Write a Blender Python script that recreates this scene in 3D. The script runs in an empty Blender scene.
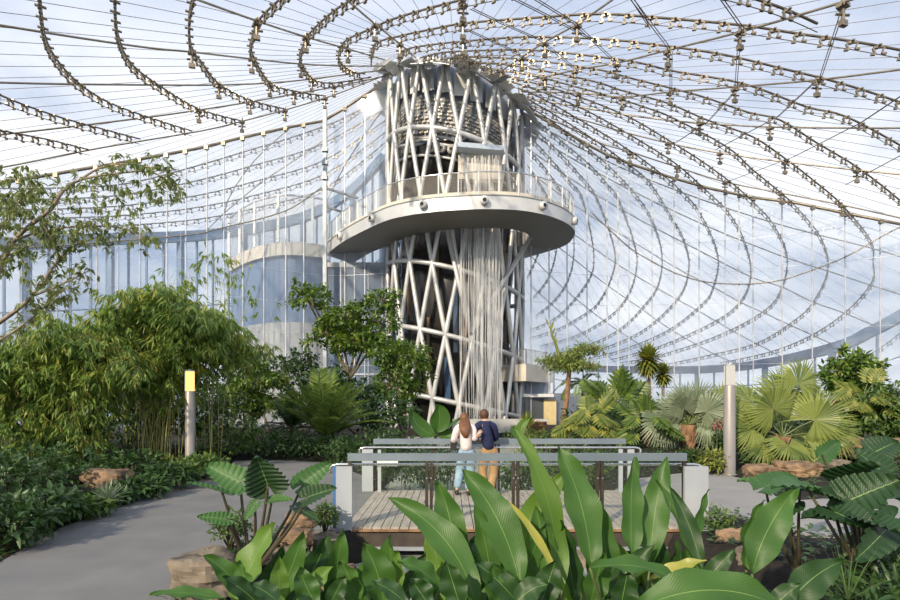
import bpy, math, random
from math import sin, cos, pi, radians, atan2, sqrt, exp, hypot
from mathutils import Vector, Matrix, Quaternion
from mathutils import noise as MN
random.seed(11)
SC = bpy.context.scene
COL = SC.collection
F, HX, HY, EYE = 540.0, 450.0, 403.0, 1.9

def P(x, y, d):
    return Vector(((x-HX)/F*d, d, EYE+(HY-y)/F*d))
def G(x, y, z=0.0):                      # a point on the ground under a pixel
    d = F*(EYE-z)/(y-HY)
    return Vector(((x-HX)/F*d, d, z))

# ------------------------------------------------------------------ materials
def new_mat(name):
    m = bpy.data.materials.new(name); m.use_nodes = True
    nt = m.node_tree
    for n in list(nt.nodes): nt.nodes.remove(n)
    out = nt.nodes.new('ShaderNodeOutputMaterial')
    return m, nt, out
def N(nt, typ, **kw):
    n = nt.nodes.new('ShaderNode'+typ)
    for k, v in kw.items():
        if k in n.inputs: n.inputs[k].default_value = v
        else: setattr(n, k, v)
    return n
def rgba(c): return (c[0], c[1], c[2], 1.0)
def ramp(nt, fac, stops):
    r = nt.nodes.new('ShaderNodeValToRGB')
    el = r.color_ramp.elements
    while len(el) < len(stops): el.new(0.5)
    for e, (p, c) in zip(el, stops): e.position = p; e.color = rgba(c)
    nt.links.new(fac, r.inputs[0]); return r
def solid(name, c, c2=None, rough=.6, metal=0.0, scale=4.0, bump=0.0, spec=.5, detail=4.0, stretch=None):
    m, nt, out = new_mat(name); L = nt.links.new
    b = N(nt, 'BsdfPrincipled'); b.inputs['Roughness'].default_value = rough
    b.inputs['Metallic'].default_value = metal
    b.inputs['Specular IOR Level'].default_value = spec
    tc = N(nt, 'TexCoord'); mp = N(nt, 'Mapping')
    if stretch: mp.inputs['Scale'].default_value = stretch
    L(tc.outputs['Object'], mp.inputs[0])
    no = N(nt, 'TexNoise'); no.inputs['Scale'].default_value = scale; no.inputs['Detail'].default_value = detail
    L(mp.outputs[0], no.inputs['Vector'])
    c2 = c2 or tuple(v*.85 for v in c)
    r = ramp(nt, no.outputs['Fac'], [(.3, c2), (.68, c)])
    L(r.outputs[0], b.inputs['Base Color'])
    if bump:
        bu = N(nt, 'Bump'); bu.inputs['Strength'].default_value = bump; bu.inputs['Distance'].default_value = .03
        L(no.outputs['Fac'], bu.inputs['Height']); L(bu.outputs[0], b.inputs['Normal'])
    L(b.outputs[0], out.inputs[0]); return m
def leafmat(name, c1, c2, rough=.42, trans=.3, c3=None, nscale=1.3, veins=0.0):
    m, nt, out = new_mat(name); L = nt.links.new
    g = N(nt, 'NewGeometry'); tc = N(nt, 'TexCoord')
    no = N(nt, 'TexNoise'); no.inputs['Scale'].default_value = nscale; L(tc.outputs['Object'], no.inputs['Vector'])
    ad = N(nt, 'Math', operation='MULTIPLY_ADD'); ad.inputs[1].default_value = .55; ad.inputs[2].default_value = 0
    L(g.outputs['Random Per Island'], ad.inputs[0])
    ad2 = N(nt, 'Math', operation='MULTIPLY_ADD'); ad2.inputs[1].default_value = .7
    L(no.outputs['Fac'], ad2.inputs[0]); L(ad.outputs[0], ad2.inputs[2])
    st = [(.2, c2), (.75, c1)]
    if c3: st.append((.95, c3))
    r = ramp(nt, ad2.outputs[0], st)
    b = N(nt, 'BsdfPrincipled'); b.inputs['Roughness'].default_value = rough
    b.inputs['Specular IOR Level'].default_value = .45
    L(r.outputs[0], b.inputs['Base Color'])
    t = N(nt, 'BsdfTranslucent')
    hs = N(nt, 'HueSaturation'); hs.inputs['Hue'].default_value = .485; hs.inputs['Saturation'].default_value = 1.1
    hs.inputs['Value'].default_value = 1.5
    L(r.outputs[0], hs.inputs['Color']); L(hs.outputs[0], t.inputs[0])
    if veins:
        uv = N(nt, 'UVMap'); sx = N(nt, 'SeparateXYZ'); L(uv.outputs[0], sx.inputs[0])
        # u: -1..1 across (0..1), v: along;  fine side veins sweep towards the tip
        a = N(nt, 'Math', operation='ABSOLUTE'); s0 = N(nt, 'Math', operation='SUBTRACT'); s0.inputs[1].default_value = .5
        L(sx.outputs[0], s0.inputs[0]); L(s0.outputs[0], a.inputs[0])
        m1 = N(nt, 'Math', operation='MULTIPLY_ADD'); m1.inputs[1].default_value = -.35; L(a.outputs[0], m1.inputs[0]); L(sx.outputs[1], m1.inputs[2])
        m2 = N(nt, 'Math', operation='MULTIPLY'); m2.inputs[1].default_value = 230; L(m1.outputs[0], m2.inputs[0])
        m3 = N(nt, 'Math', operation='SINE'); L(m2.outputs[0], m3.inputs[0])
        bu = N(nt, 'Bump'); bu.inputs['Strength'].default_value = veins; bu.inputs['Distance'].default_value = .01
        L(m3.outputs[0], bu.inputs['Height']); L(bu.outputs[0], b.inputs['Normal'])
        # pale midrib
        lt = N(nt, 'Math', operation='LESS_THAN'); lt.inputs[1].default_value = .011; L(a.outputs[0], lt.inputs[0])
        mx = N(nt, 'MixRGB'); mx.inputs[2].default_value = (.20, .33, .085, 1)
        L(lt.outputs[0], mx.inputs[0]); L(r.outputs[0], mx.inputs[1]); L(mx.outputs[0], b.inputs['Base Color'])
    mix = N(nt, 'MixShader'); mix.inputs[0].default_value = trans
    L(b.outputs[0], mix.inputs[1]); L(t.outputs[0], mix.inputs[2]); L(mix.outputs[0], out.inputs[0])
    return m
def veil(name, tint, opac, c, rough=.15, noise=None, transl=.6, glossy=.06):
    """thin clear sheet: mostly see-through, a little light caught in it"""
    m, nt, out = new_mat(name); L = nt.links.new
    tr = N(nt, 'BsdfTransparent'); tr.inputs[0].default_value = rgba(tint)
    d = N(nt, 'BsdfDiffuse'); d.inputs[0].default_value = rgba(c)
    t = N(nt, 'BsdfTranslucent'); t.inputs[0].default_value = rgba(c)
    m1 = N(nt, 'MixShader'); m1.inputs[0].default_value = transl; L(d.outputs[0], m1.inputs[1]); L(t.outputs[0], m1.inputs[2])
    gl = N(nt, 'BsdfGlossy'); gl.inputs['Roughness'].default_value = rough
    m3 = N(nt, 'MixShader'); m3.inputs[0].default_value = glossy; L(m1.outputs[0], m3.inputs[1]); L(gl.outputs[0], m3.inputs[2])
    m2 = N(nt, 'MixShader'); m2.inputs[0].default_value = opac
    if noise:
        sc, lo, hi, stretch = noise
        tc = N(nt, 'TexCoord'); mp = N(nt, 'Mapping'); mp.inputs['Scale'].default_value = stretch
        L(tc.outputs['Object'], mp.inputs[0])
        no = N(nt, 'TexNoise'); no.inputs['Scale'].default_value = sc; no.inputs['Detail'].default_value = 5
        L(mp.outputs[0], no.inputs['Vector'])
        r = N(nt, 'MapRange'); r.inputs[1].default_value = .35; r.inputs[2].default_value = .68
        r.inputs[3].default_value = lo; r.inputs[4].default_value = hi
        L(no.outputs['Fac'], r.inputs[0]); L(r.outputs[0], m2.inputs[0])
    L(tr.outputs[0], m2.inputs[1]); L(m3.outputs[0], m2.inputs[2]); L(m2.outputs[0], out.inputs[0])
    return m
def emit(name, c, s):
    m, nt, out = new_mat(name)
    e = N(nt, 'Emission'); e.inputs[0].default_value = rgba(c); e.inputs[1].default_value = s
    nt.links.new(e.outputs[0], out.inputs[0]); return m

M = {}
M['soil'] = solid('soil', (.020, .015, .010), (.008, .006, .004), .95, scale=9, bump=.6)
M['path'] = solid('dimmed_concrete_path', (.19, .188, .182), (.15, .15, .15), .85, scale=1.6, bump=.08, detail=8)  # left path: dimness of the scene's left side put into the base colour
M['path2'] = solid('pale_path', (.31, .30, .28), (.26, .255, .245), .8, scale=1.6, bump=.08, detail=8)  # lighter copy of the path concrete for the brighter right side
M['slabgrey'] = solid('pale_concrete', (.5, .5, .48), (.4, .4, .39), .7, scale=2)
M['lawn'] = solid('outer_ground', (.32, .33, .30), (.24, .26, .22), .95, scale=.1)
M['film'] = veil('clear_roof_film', (.97, .98, 1), .4, (.80, .85, .93), .45, (.16, .17, .36, (1, 1, 1.4)), .75, .03)
M['glass'] = veil('partition_glass', (.95, .975, 1), .3, (.84, .91, 1), .02, (.12, .22, .40, (1, 1, 1)), .6, .03)
M['facade'] = veil('facade_glass', (.92, .96, 1), .25, (.78, .86, .98), .05, None, .5, .10)
M['railglass'] = veil('railing_glass', (.97, .96, .93), .22, (.86, .80, .70), .02, None, .5, .12)
M['bridgeglass'] = veil('bridge_glass', (.97, .985, .96), .015, (.6, .65, .6), .02, None, .5, .03)
M['bluglass'] = solid('blue_glazing', (.05, .10, .19), (.035, .075, .145), .22, .0, scale=.35, spec=.8)
M['bluwall'] = solid('blue_grey_cladding', (.13, .21, .35), (.10, .17, .30), .5, 0, scale=.3)
M['cable'] = solid('bronze_cable', (.19, .16, .12), (.12, .10, .08), .45, .5, scale=3)
M['radial'] = solid('tan_cable', (.38, .33, .24), (.26, .22, .17), .4, .5, scale=3)
M['clip'] = solid('clamp_steel', (.34, .29, .21), (.20, .17, .13), .4, .5, scale=5)
M['white'] = solid('white_steel', (.78, .78, .76), (.68, .69, .69), .4, .1, scale=2)
M['pole'] = solid('pale_steel_rod', (.66, .68, .70), (.55, .58, .62), .35, .3, scale=2)
M['tube'] = solid('silver_painted_steel', (.66, .66, .64), (.52, .53, .53), .42, .35, scale=1.2)
M['fascia'] = solid('satin_fascia', (.72, .71, .68), (.60, .61, .61), .33, .35, scale=.5)
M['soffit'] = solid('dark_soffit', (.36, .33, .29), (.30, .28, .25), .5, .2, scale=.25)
M['kerb'] = solid('cream_kerb', (.72, .66, .55), (.6, .56, .48), .6, scale=1)
M['blue_eave'] = solid('blue_eave_beam', (.17, .27, .42), (.14, .23, .37), .6, scale=.4)
M['core'] = solid('dark_core', (.05, .045, .04), (.012, .012, .014), .25, .2, scale=.7, stretch=(1, 1, .25))
M['brown'] = solid('brown_panel', (.22, .15, .09), (.07, .05, .035), .4, .1, scale=.8, stretch=(2, 2, .2))
M['plate'] = solid('louvre_plate', (.72, .68, .60), (.34, .31, .27), .5, .2, scale=1.5)
M['grey'] = solid('mid_grey_metal', (.36, .38, .40), (.28, .30, .32), .4, .5, scale=1)
M['pipe'] = solid('pale_pipe', (.70, .69, .66), None, .35, .4)
M['black'] = solid('black_gap', (.012, .012, .013), None, .7)
M['lid'] = solid('spout_lid', (.45, .52, .60), (.38, .46, .55), .4, .3)
M['yellow'] = solid('warm_wall', (.72, .58, .30), (.62, .50, .26), .7)
M['deck'] = None
M['steel'] = solid('galvanised_steel', (.44, .47, .50), (.34, .38, .42), .42, .35, scale=3)
M['postmetal'] = solid('brown_grey_post_metal', (.34, .31, .28), (.27, .25, .23), .45, .4, scale=.6)
M['barmetal'] = solid('blue_grey_bar', (.25, .30, .34), (.20, .245, .285), .35, .3, scale=2)
M['rail'] = solid('handrail_steel', (.78, .78, .77), None, .2, .9)
M['darkpost'] = solid('dark_steel_post', (.10, .085, .06), (.05, .045, .035), .4, .5, scale=5)
M['panel'] = solid('pale_end_panel', (.42, .45, .48), (.34, .37, .41), .5, scale=1.2)
M['bluefilm'] = solid('blue_edge', (.06, .18, .42), None, .4)
M['beam'] = solid('dark_timber', (.07, .055, .04), (.04, .03, .025), .7, scale=6)
M['sign'] = solid('white_sign', (.82, .82, .8), None, .5)
M['rock'] = solid('tan_rock', (.36, .23, .13), (.07, .05, .035), .9, scale=3.4, bump=1, detail=10)
M['rockg'] = solid('grey_rock', (.27, .22, .16), (.04, .036, .03), .9, scale=3.2, bump=1, detail=10)
M['bark'] = solid('bark', (.23, .18, .13), (.11, .085, .06), .9, scale=7, bump=.6, stretch=(1, 1, .3))
M['barkpale'] = solid('pale_bark', (.38, .32, .24), (.2, .16, .12), .85, scale=6, bump=.5)
M['palmtrunk'] = solid('fibrous_palm_trunk', (.36, .21, .11), (.14, .08, .045), .9, scale=12, bump=.8, stretch=(1, 1, .35))
M['culm'] = solid('bamboo_culm', (.42, .38, .12), (.24, .27, .08), .45, scale=5)
M['petiole'] = solid('green_petiole', (.12, .17, .05), (.07, .09, .03), .5, scale=5)
M['petdark'] = solid('dark_petiole', (.075, .06, .03), (.04, .035, .018), .5, scale=5)
M['L_bam'] = leafmat('bamboo_leaf', (.23, .34, .075), (.05, .12, .026), c3=(.42, .40, .09), trans=.33)
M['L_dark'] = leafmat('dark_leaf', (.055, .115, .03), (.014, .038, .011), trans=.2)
M['L_mid'] = leafmat('mid_leaf', (.12, .205, .05), (.03, .075, .018), c3=(.2, .27, .06))
M['L_fic'] = leafmat('glossy_tree_leaf', (.13, .225, .04), (.03, .08, .015), c3=(.30, .36, .07), rough=.38)
M['L_palm'] = leafmat('feather_palm_leaf', (.22, .31, .07), (.05, .11, .025), c3=(.36, .40, .10))
M['L_silver'] = leafmat('silver_fan_leaf', (.27, .32, .21), (.12, .17, .10), trans=.2)
M['L_fan'] = leafmat('fan_palm_leaf', (.25, .30, .075), (.08, .13, .03), trans=.28)
M['L_yel'] = leafmat('yellow_green_leaf', (.25, .28, .06), (.07, .12, .022), c3=(.38, .34, .08))
M['L_phil'] = leafmat('lobed_leaf', (.14, .21, .042), (.035, .08, .015), c3=(.26, .30, .06))
M['L_heli'] = leafmat('broad_blade_leaf', (.065, .155, .027), (.020, .07, .012), rough=.46, trans=.28, nscale=2.2, veins=.10)  # foreground shade put into the blade leaf greens as darker base colours
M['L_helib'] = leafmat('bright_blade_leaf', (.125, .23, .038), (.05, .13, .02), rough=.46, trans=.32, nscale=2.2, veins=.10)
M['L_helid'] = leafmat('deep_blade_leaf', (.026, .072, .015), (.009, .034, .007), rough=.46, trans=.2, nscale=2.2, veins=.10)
M['L_old'] = leafmat('yellowing_leaf', (.40, .38, .08), (.17, .26, .04), c3=(.42, .24, .07), nscale=6)
M['L_alo'] = leafmat('scalloped_leaf', (.085, .19, .05), (.03, .09, .022), rough=.4, trans=.25, nscale=2)
M['L_alod'] = leafmat('scalloped_leaf_dark', (.04, .10, .03), (.014, .045, .014), rough=.4, trans=.15, nscale=2)
M['L_tree'] = leafmat('loose_tree_leaf', (.26, .31, .12), (.12, .17, .06))
M['L_lace'] = leafmat('lacy_leaf', (.25, .33, .09), (.08, .15, .035), c3=(.4, .42, .12))
M['L_moss'] = leafmat('fine_leaf', (.10, .17, .04), (.03, .07, .015))
M['red'] = solid('red_flower', (.35, .06, .09), (.2, .04, .06), .6)
M['pot'] = solid('brown_pot', (.20, .10, .045), (.12, .06, .03), .6)
M['lampwarm'] = emit('lit_lamp_warm', (1, .62, .20), 2.0)
M['lampwhite'] = emit('sunlit_lamp_white', (1, .93, .78), .95)  # slight glow stands in for sunlight on the white lamp head
M['skin'] = solid('skin', (.62, .40, .30), (.56, .35, .26), .5, scale=8)
M['hair_w'] = solid('long_brown_hair', (.20, .085, .035), (.09, .035, .015), .5, scale=40, stretch=(1, 1, .1), bump=.5)
M['hair_m'] = solid('short_brown_hair', (.13, .055, .025), (.06, .028, .012), .55, scale=30, bump=.5)
M['blouse'] = solid('white_blouse', (.80, .70, .68), (.68, .58, .58), .8, scale=12, bump=.4)
M['jeans'] = solid('light_jeans', (.30, .42, .53), (.19, .29, .40), .85, scale=9, bump=.3)
M['navy'] = solid('navy_jumper', (.012, .020, .075), (.008, .012, .045), .85, scale=14, bump=.3)
M['tan'] = solid('tan_trousers', (.40, .245, .11), (.28, .165, .07), .8, scale=9, bump=.3)
M['shoe'] = solid('dark_shoes', (.03, .022, .02), None, .5)
M['bag'] = solid('black_bag', (.014, .014, .016), None, .6)
M['collar'] = solid('white_collar', (.75, .75, .73), None, .8)

def deck_material():
    m, nt, out = new_mat('weathered_deck_boards'); L = nt.links.new
    tc = N(nt, 'TexCoord'); sx = N(nt, 'SeparateXYZ'); L(tc.outputs['Object'], sx.inputs[0])
    no = N(nt, 'TexNoise'); no.inputs['Scale'].default_value = 6
    mp = N(nt, 'Mapping'); mp.inputs['Scale'].default_value = (3, .35, 1); L(tc.outputs['Object'], mp.inputs[0]); L(mp.outputs[0], no.inputs['Vector'])
    r = ramp(nt, no.outputs['Fac'], [(.3, (.30, .26, .22)), (.7, (.44, .40, .35))])
    b = N(nt, 'BsdfPrincipled'); b.inputs['Roughness'].default_value = .7
    L(r.outputs[0], b.inputs['Base Color']); L(b.outputs[0], out.inputs[0]); return m
M['deck'] = deck_material()

def water_material():
    m, nt, out = new_mat('falling_water'); L = nt.links.new
    tc = N(nt, 'TexCoord'); mp = N(nt, 'Mapping'); mp.inputs['Scale'].default_value = (5.5, 5.5, .22); L(tc.outputs['Object'], mp.inputs[0])
    no = N(nt, 'TexNoise'); no.inputs['Scale'].default_value = 1.4; no.inputs['Detail'].default_value = 5; L(mp.outputs[0], no.inputs['Vector'])
    mr = N(nt, 'MapRange'); mr.inputs[1].default_value = .46; mr.inputs[2].default_value = .70; mr.inputs[3].default_value = .0; mr.inputs[4].default_value = .8
    L(no.outputs['Fac'], mr.inputs[0])
    tr = N(nt, 'BsdfTransparent'); b = N(nt, 'BsdfPrincipled'); b.inputs['Base Color'].default_value = (.93, .92, .90, 1)
    b.inputs['Roughness'].default_value = .25
    t = N(nt, 'BsdfTranslucent'); t.inputs[0].default_value = (.85, .87, .88, 1)
    m0 = N(nt, 'MixShader'); m0.inputs[0].default_value = .35; L(b.outputs[0], m0.inputs[1]); L(t.outputs[0], m0.inputs[2])
    mx = N(nt, 'MixShader'); L(mr.outputs[0], mx.inputs[0]); L(tr.outputs[0], mx.inputs[1]); L(m0.outputs[0], mx.inputs[2])
    L(mx.outputs[0], out.inputs[0]); return m
M['water'] = water_material()
M['strand'] = veil('water_strand', (1, 1, 1), .55, (.9, .92, .94), .1, None, .45, .2)
def pond_material():
    m, nt, out = new_mat('dark_pond_water'); L = nt.links.new
    b = N(nt, 'BsdfPrincipled'); b.inputs['Base Color'].default_value = (.01, .014, .012, 1); b.inputs['Roughness'].default_value = .08
    no = N(nt, 'TexNoise'); no.inputs['Scale'].default_value = 7; tc = N(nt, 'TexCoord'); L(tc.outputs['Object'], no.inputs['Vector'])
    bu = N(nt, 'Bump'); bu.inputs['Strength'].default_value = .2; L(no.outputs['Fac'], bu.inputs['Height']); L(bu.outputs[0], b.inputs['Normal'])
    L(b.outputs[0], out.inputs[0]); return m
M['pond'] = pond_material()

# ------------------------------------------------------------------ mesh builder
class MB:
    def __init__(s): s.v = []; s.f = []; s.uv = []; s.hasuv = False
    def add(s, vs, fs, uvs=None):
        o = len(s.v); s.v.extend([tuple(v) for v in vs])
        s.f.extend([tuple(i+o for i in f) for f in fs])
        if uvs: s.hasuv = True; s.uv.extend(uvs)
        else: s.uv.extend([(0.3, 0)]*len(vs))
    def box(s, c, size, rz=0, rot=None):
        hx, hy, hz = size[0]/2, size[1]/2, size[2]/2
        R = rot if rot is not None else Matrix.Rotation(rz, 3, 'Z')
        c = Vector(c)
        vs = [c+R@Vector((a*hx, b*hy, d*hz)) for a in (-1, 1) for b in (-1, 1) for d in (-1, 1)]
        s.add(vs, [(0, 1, 3, 2), (4, 6, 7, 5), (0, 4, 5, 1), (2, 3, 7, 6), (0, 2, 6, 4), (1, 5, 7, 3)])
    def tube(s, pts, r, n=8, r2=None, caps=True):
        pts = [Vector(p) for p in pts]
        k = len(pts)
        if k < 2: return
        tang = []
        for i in range(k):
            t = pts[min(i+1, k-1)]-pts[max(i-1, 0)]
            tang.append(t.normalized() if t.length > 1e-9 else Vector((0, 0, 1)))
        a = tang[0].orthogonal().normalized()
        vs = []
        for i in range(k):
            t = tang[i]; a = (a-t*a.dot(t))
            a = a.normalized() if a.length > 1e-6 else t.orthogonal().normalized()
            b = t.cross(a)
            rr = r(i/(k-1)) if callable(r) else (r if r2 is None else r+(r2-r)*i/(k-1))
            for j in range(n):
                q = 2*pi*j/n; vs.append(pts[i]+a*(rr*cos(q))+b*(rr*sin(q)))
        fs = [(i*n+j, i*n+(j+1) % n, (i+1)*n+(j+1) % n, (i+1)*n+j) for i in range(k-1) for j in range(n)]
        if caps: fs += [tuple(reversed(range(n))), tuple(range((k-1)*n, k*n))]
        s.add(vs, fs)
    def lathe(s, prof, c=(0, 0, 0), n=24):
        c = Vector(c); vs = []; k = len(prof)
        for r, z in prof:
            for j in range(n):
                q = 2*pi*j/n; vs.append(c+Vector((r*cos(q), r*sin(q), z)))
        fs = [(i*n+j, i*n+(j+1) % n, (i+1)*n+(j+1) % n, (i+1)*n+j) for i in range(k-1) for j in range(n)]
        fs += [tuple(reversed(range(n))), tuple(range((k-1)*n, k*n))]
        s.add(vs, fs)
    def prism(s, outline, z0, z1):
        n = len(outline)
        vs = [Vector((p[0], p[1], z0)) for p in outline]+[Vector((p[0], p[1], z1)) for p in outline]
        s.add(vs, [tuple(reversed(range(n))), tuple(range(n, 2*n))]+[(i, (i+1) % n, n+(i+1) % n, n+i) for i in range(n)])
    def strip(s, A, B):
        n = len(A)
        s.add(list(A)+list(B), [(i, i+1, n+i+1, n+i) for i in range(n-1)])
    def build(s, name, mat, parent=None, smooth=False):
        me = bpy.data.meshes.new(name); me.from_pydata(s.v, [], s.f)
        me.materials.append(mat)
        if s.hasuv:
            u = me.uv_layers.new(name='UVMap')
            li = [0]*len(me.loops); me.loops.foreach_get('vertex_index', li)
            flat = []
            for i in li: flat.extend(s.uv[i])
            u.data.foreach_set('uv', flat)
        if smooth: me.polygons.foreach_set('use_smooth', [True]*len(me.polygons))
        me.update()
        o = bpy.data.objects.new(name, me); COL.objects.link(o)
        if parent is not None:
            o.parent = parent; o.matrix_parent_inverse = Matrix.Translation(-Vector(parent.location)) if parent.type == 'EMPTY' else Matrix()
            if parent.type == 'EMPTY' and parent.rotation_euler.z: o.matrix_parent_inverse = (Matrix.Translation(parent.location) @ Matrix.Rotation(parent.rotation_euler.z, 4, 'Z')).inverted()
        return o
def thing(name, label, cat, loc=(0, 0, 0), group=None):
    o = bpy.data.objects.new(name, None); COL.objects.link(o); o.location = loc; o.empty_display_size = .2
    o['label'] = label; o['category'] = cat
    if group: o['group'] = group
    return o
def tag(o, label, cat, group=None, kind=None):
    o['label'] = label; o['category'] = cat
    if group: o['group'] = group
    if kind: o['kind'] = kind
    return o
def struct(o, label=None, cat=None):
    o['kind'] = 'structure'
    if label: o['label'] = label
    if cat: o['category'] = cat
    return o
def smoothstep(a, b, x):
    t = max(0., min(1., (x-a)/(b-a))); return t*t*(3-2*t)
def catmull(pts, per=6):
    pts = [Vector(p) for p in pts]; out = []
    n = len(pts)
    for i in range(n-1):
        p0 = pts[max(i-1, 0)]; p1 = pts[i]; p2 = pts[i+1]; p3 = pts[min(i+2, n-1)]
        for k in range(per):
            t = k/per
            out.append(.5*((2*p1)+(p2-p0)*t+(2*p0-5*p1+4*p2-p3)*t*t+(3*p1-p0-3*p2+p3)*t**3))
    out.append(pts[-1]); return out

# ------------------------------------------------------------------ roof geometry
TX, TY, TR = .42, 45.0, 5.6
def slope(ph):
    a = math.degrees(ph)
    if a < -8 or a > 120: return .45
    if a < 12: return .45+.17*smoothstep(-8, 12, a)
    if a < 75: return .62
    return .62-.17*smoothstep(75, 120, a)
def roofz(X, Y):
    dx, dy = X-TX, Y-TY; R = hypot(dx, dy); ph = atan2(dy, dx)
    z = 25.1-slope(ph)*(R-5.5)
    z -= .26*dx*exp(-max(0, R-5.6)/5.0)
    return z+EYE
def onroof(x, y, off=0.0):
    prev = None; d = 6.0
    while d < 95:
        p = P(x, y, d); g = p.z-(roofz(p.x, p.y)-off)
        if g >= 0 and prev is not None:
            lo, hi = prev, d
            for _ in range(30):
                m = (lo+hi)/2; q = P(x, y, m)
                if q.z-(roofz(q.x, q.y)-off) >= 0: hi = m
                else: lo = m
            return P(x, y, hi)
        if g < 0: prev = d
        d += .25
    return None
def resample(pts, step):
    out = [pts[0]]; acc = 0
    for a, b in zip(pts, pts[1:]):
        L = (b-a).length
        if L < 1e-6: continue
        t = step-acc
        while t < L:
            out.append(a.lerp(b, t/L)); t += step
        acc = (acc+L) % step
    return out

RINGS = [
 # near side, upper right
 [(371,60),(375,44),(400,36),(433,29),(467,23),(545,17),(600,14),(650,17),(740,25),(800,34),(850,41),(905,51),(940,60)],
 [(398,60),(405,50),(430,45),(467,41),(528,37),(600,39),(650,44),(720,54),(780,68),(840,83),(905,104),(950,122)],
 [(420,58),(440,53),(467,51),(530,50),(600,57),(640,63),(673,71),(727,80),(760,89),(807,107),(847,117),(905,148),(940,170)],
 [(440,60),(467,57),(530,60),(600,70),(630,78),(697,95),(747,112),(780,120),(817,143),(857,167),(897,198),(925,225),(950,262),(952,300),(905,330)],
 [(455,64),(500,64),(560,74),(600,83),(620,90),(667,103),(707,120),(753,137),(787,160),(813,180),(842,205),(871,241),(873,262),(872,282),(847,311),(812,335),(770,352),(720,363)],
 [(480,68),(530,75),(580,88),(613,97),(647,108),(673,118),(727,147),(753,170),(781,193),(798,209),(821,238),(828,269),(814,301),(795,320),(757,343),(710,355),(668,364)],
 [(500,75),(545,86),(585,99),(620,113),(640,123),(673,143),(700,160),(733,184),(755,204),(773,224),(787,255),(782,287),(764,311),(717,336),(660,355),(620,363)],
 [(512,82),(545,93),(585,110),(620,129),(655,150),(680,167),(709,193),(729,213),(744,240),(751,273),(740,302),(712,323),(660,346),(610,360)],
 [(518,88),(545,100),(580,120),(615,141),(650,165),(680,190),(700,213),(718,255),(713,287),(702,304),(665,332),(615,352),(570,362)],
 [(522,96),(550,112),(590,137),(625,162),(650,183),(672,218),(684,240),(689,267),(678,298),(642,331),(600,349),(560,358)],
 [(524,103),(550,120),(585,146),(615,172),(640,200),(653,222),(662,253),(659,282),(647,302),(620,329),(585,346),(550,354)],
 [(527,112),(560,140),(590,165),(608,185),(619,200),(633,238),(637,264),(629,293),(610,316),(575,336),(540,346)],
 [(527,122),(555,148),(580,175),(598,200),(615,251),(611,278),(600,300),(589,311),(560,328),(530,338)],
 [(527,134),(550,158),(570,182),(583,200),(594,256),(586,284),(558,316),(530,330)],
 [(527,148),(548,172),(568,205),(574,240),(571,271),(558,296),(536,316)],
 [(527,165),(545,192),(556,222),(556,251),(548,278),(533,298)],
 [(527,190),(536,215),(540,240),(537,256),(527,278)],
 # left side
 [(365,74),(351,71),(339,60),(344,42),(373,28),(396,18),(453,2),(520,-12),(600,-22)],
 [(371,77),(334,83),(313,79),(300,60),(303,46),(310,33),(330,14),(348,2),(380,-14)],
 [(325,96),(294,91),(270,83),(252,53),(252,38),(259,20),(279,0),(300,-18)],
 [(285,109),(250,100),(219,84),(203,64),(192,49),(189,25),(192,0),(200,-20)],
 [(242,121),(199,109),(154,82),(130,62),(118,35),(115,0),(118,-20)],
 [(192,131),(157,120),(110,103),(75,80),(48,45),(40,0),(40,-20)],
 [(140,139),(95,127),(53,115),(0,95),(-40,70)],
 [(90,150),(50,140),(0,130),(-40,118)],
 # back left, seen through the partition
 [(-20,188),(60,188),(130,183),(200,165),(250,150),(290,138),(340,120),(386,95)],
 [(-20,199),(60,199),(130,194),(200,180),(255,165),(320,145),(386,108)],
 [(-20,209),(60,209),(130,205),(200,195),(260,180),(325,160),(386,120)],
 [(-20,219),(60,218),(130,215),(200,207),(260,194),(325,174),(386,132)],
 [(-20,229),(60,227),(130,225),(200,219),(260,207),(325,188),(386,142)],
]
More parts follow.
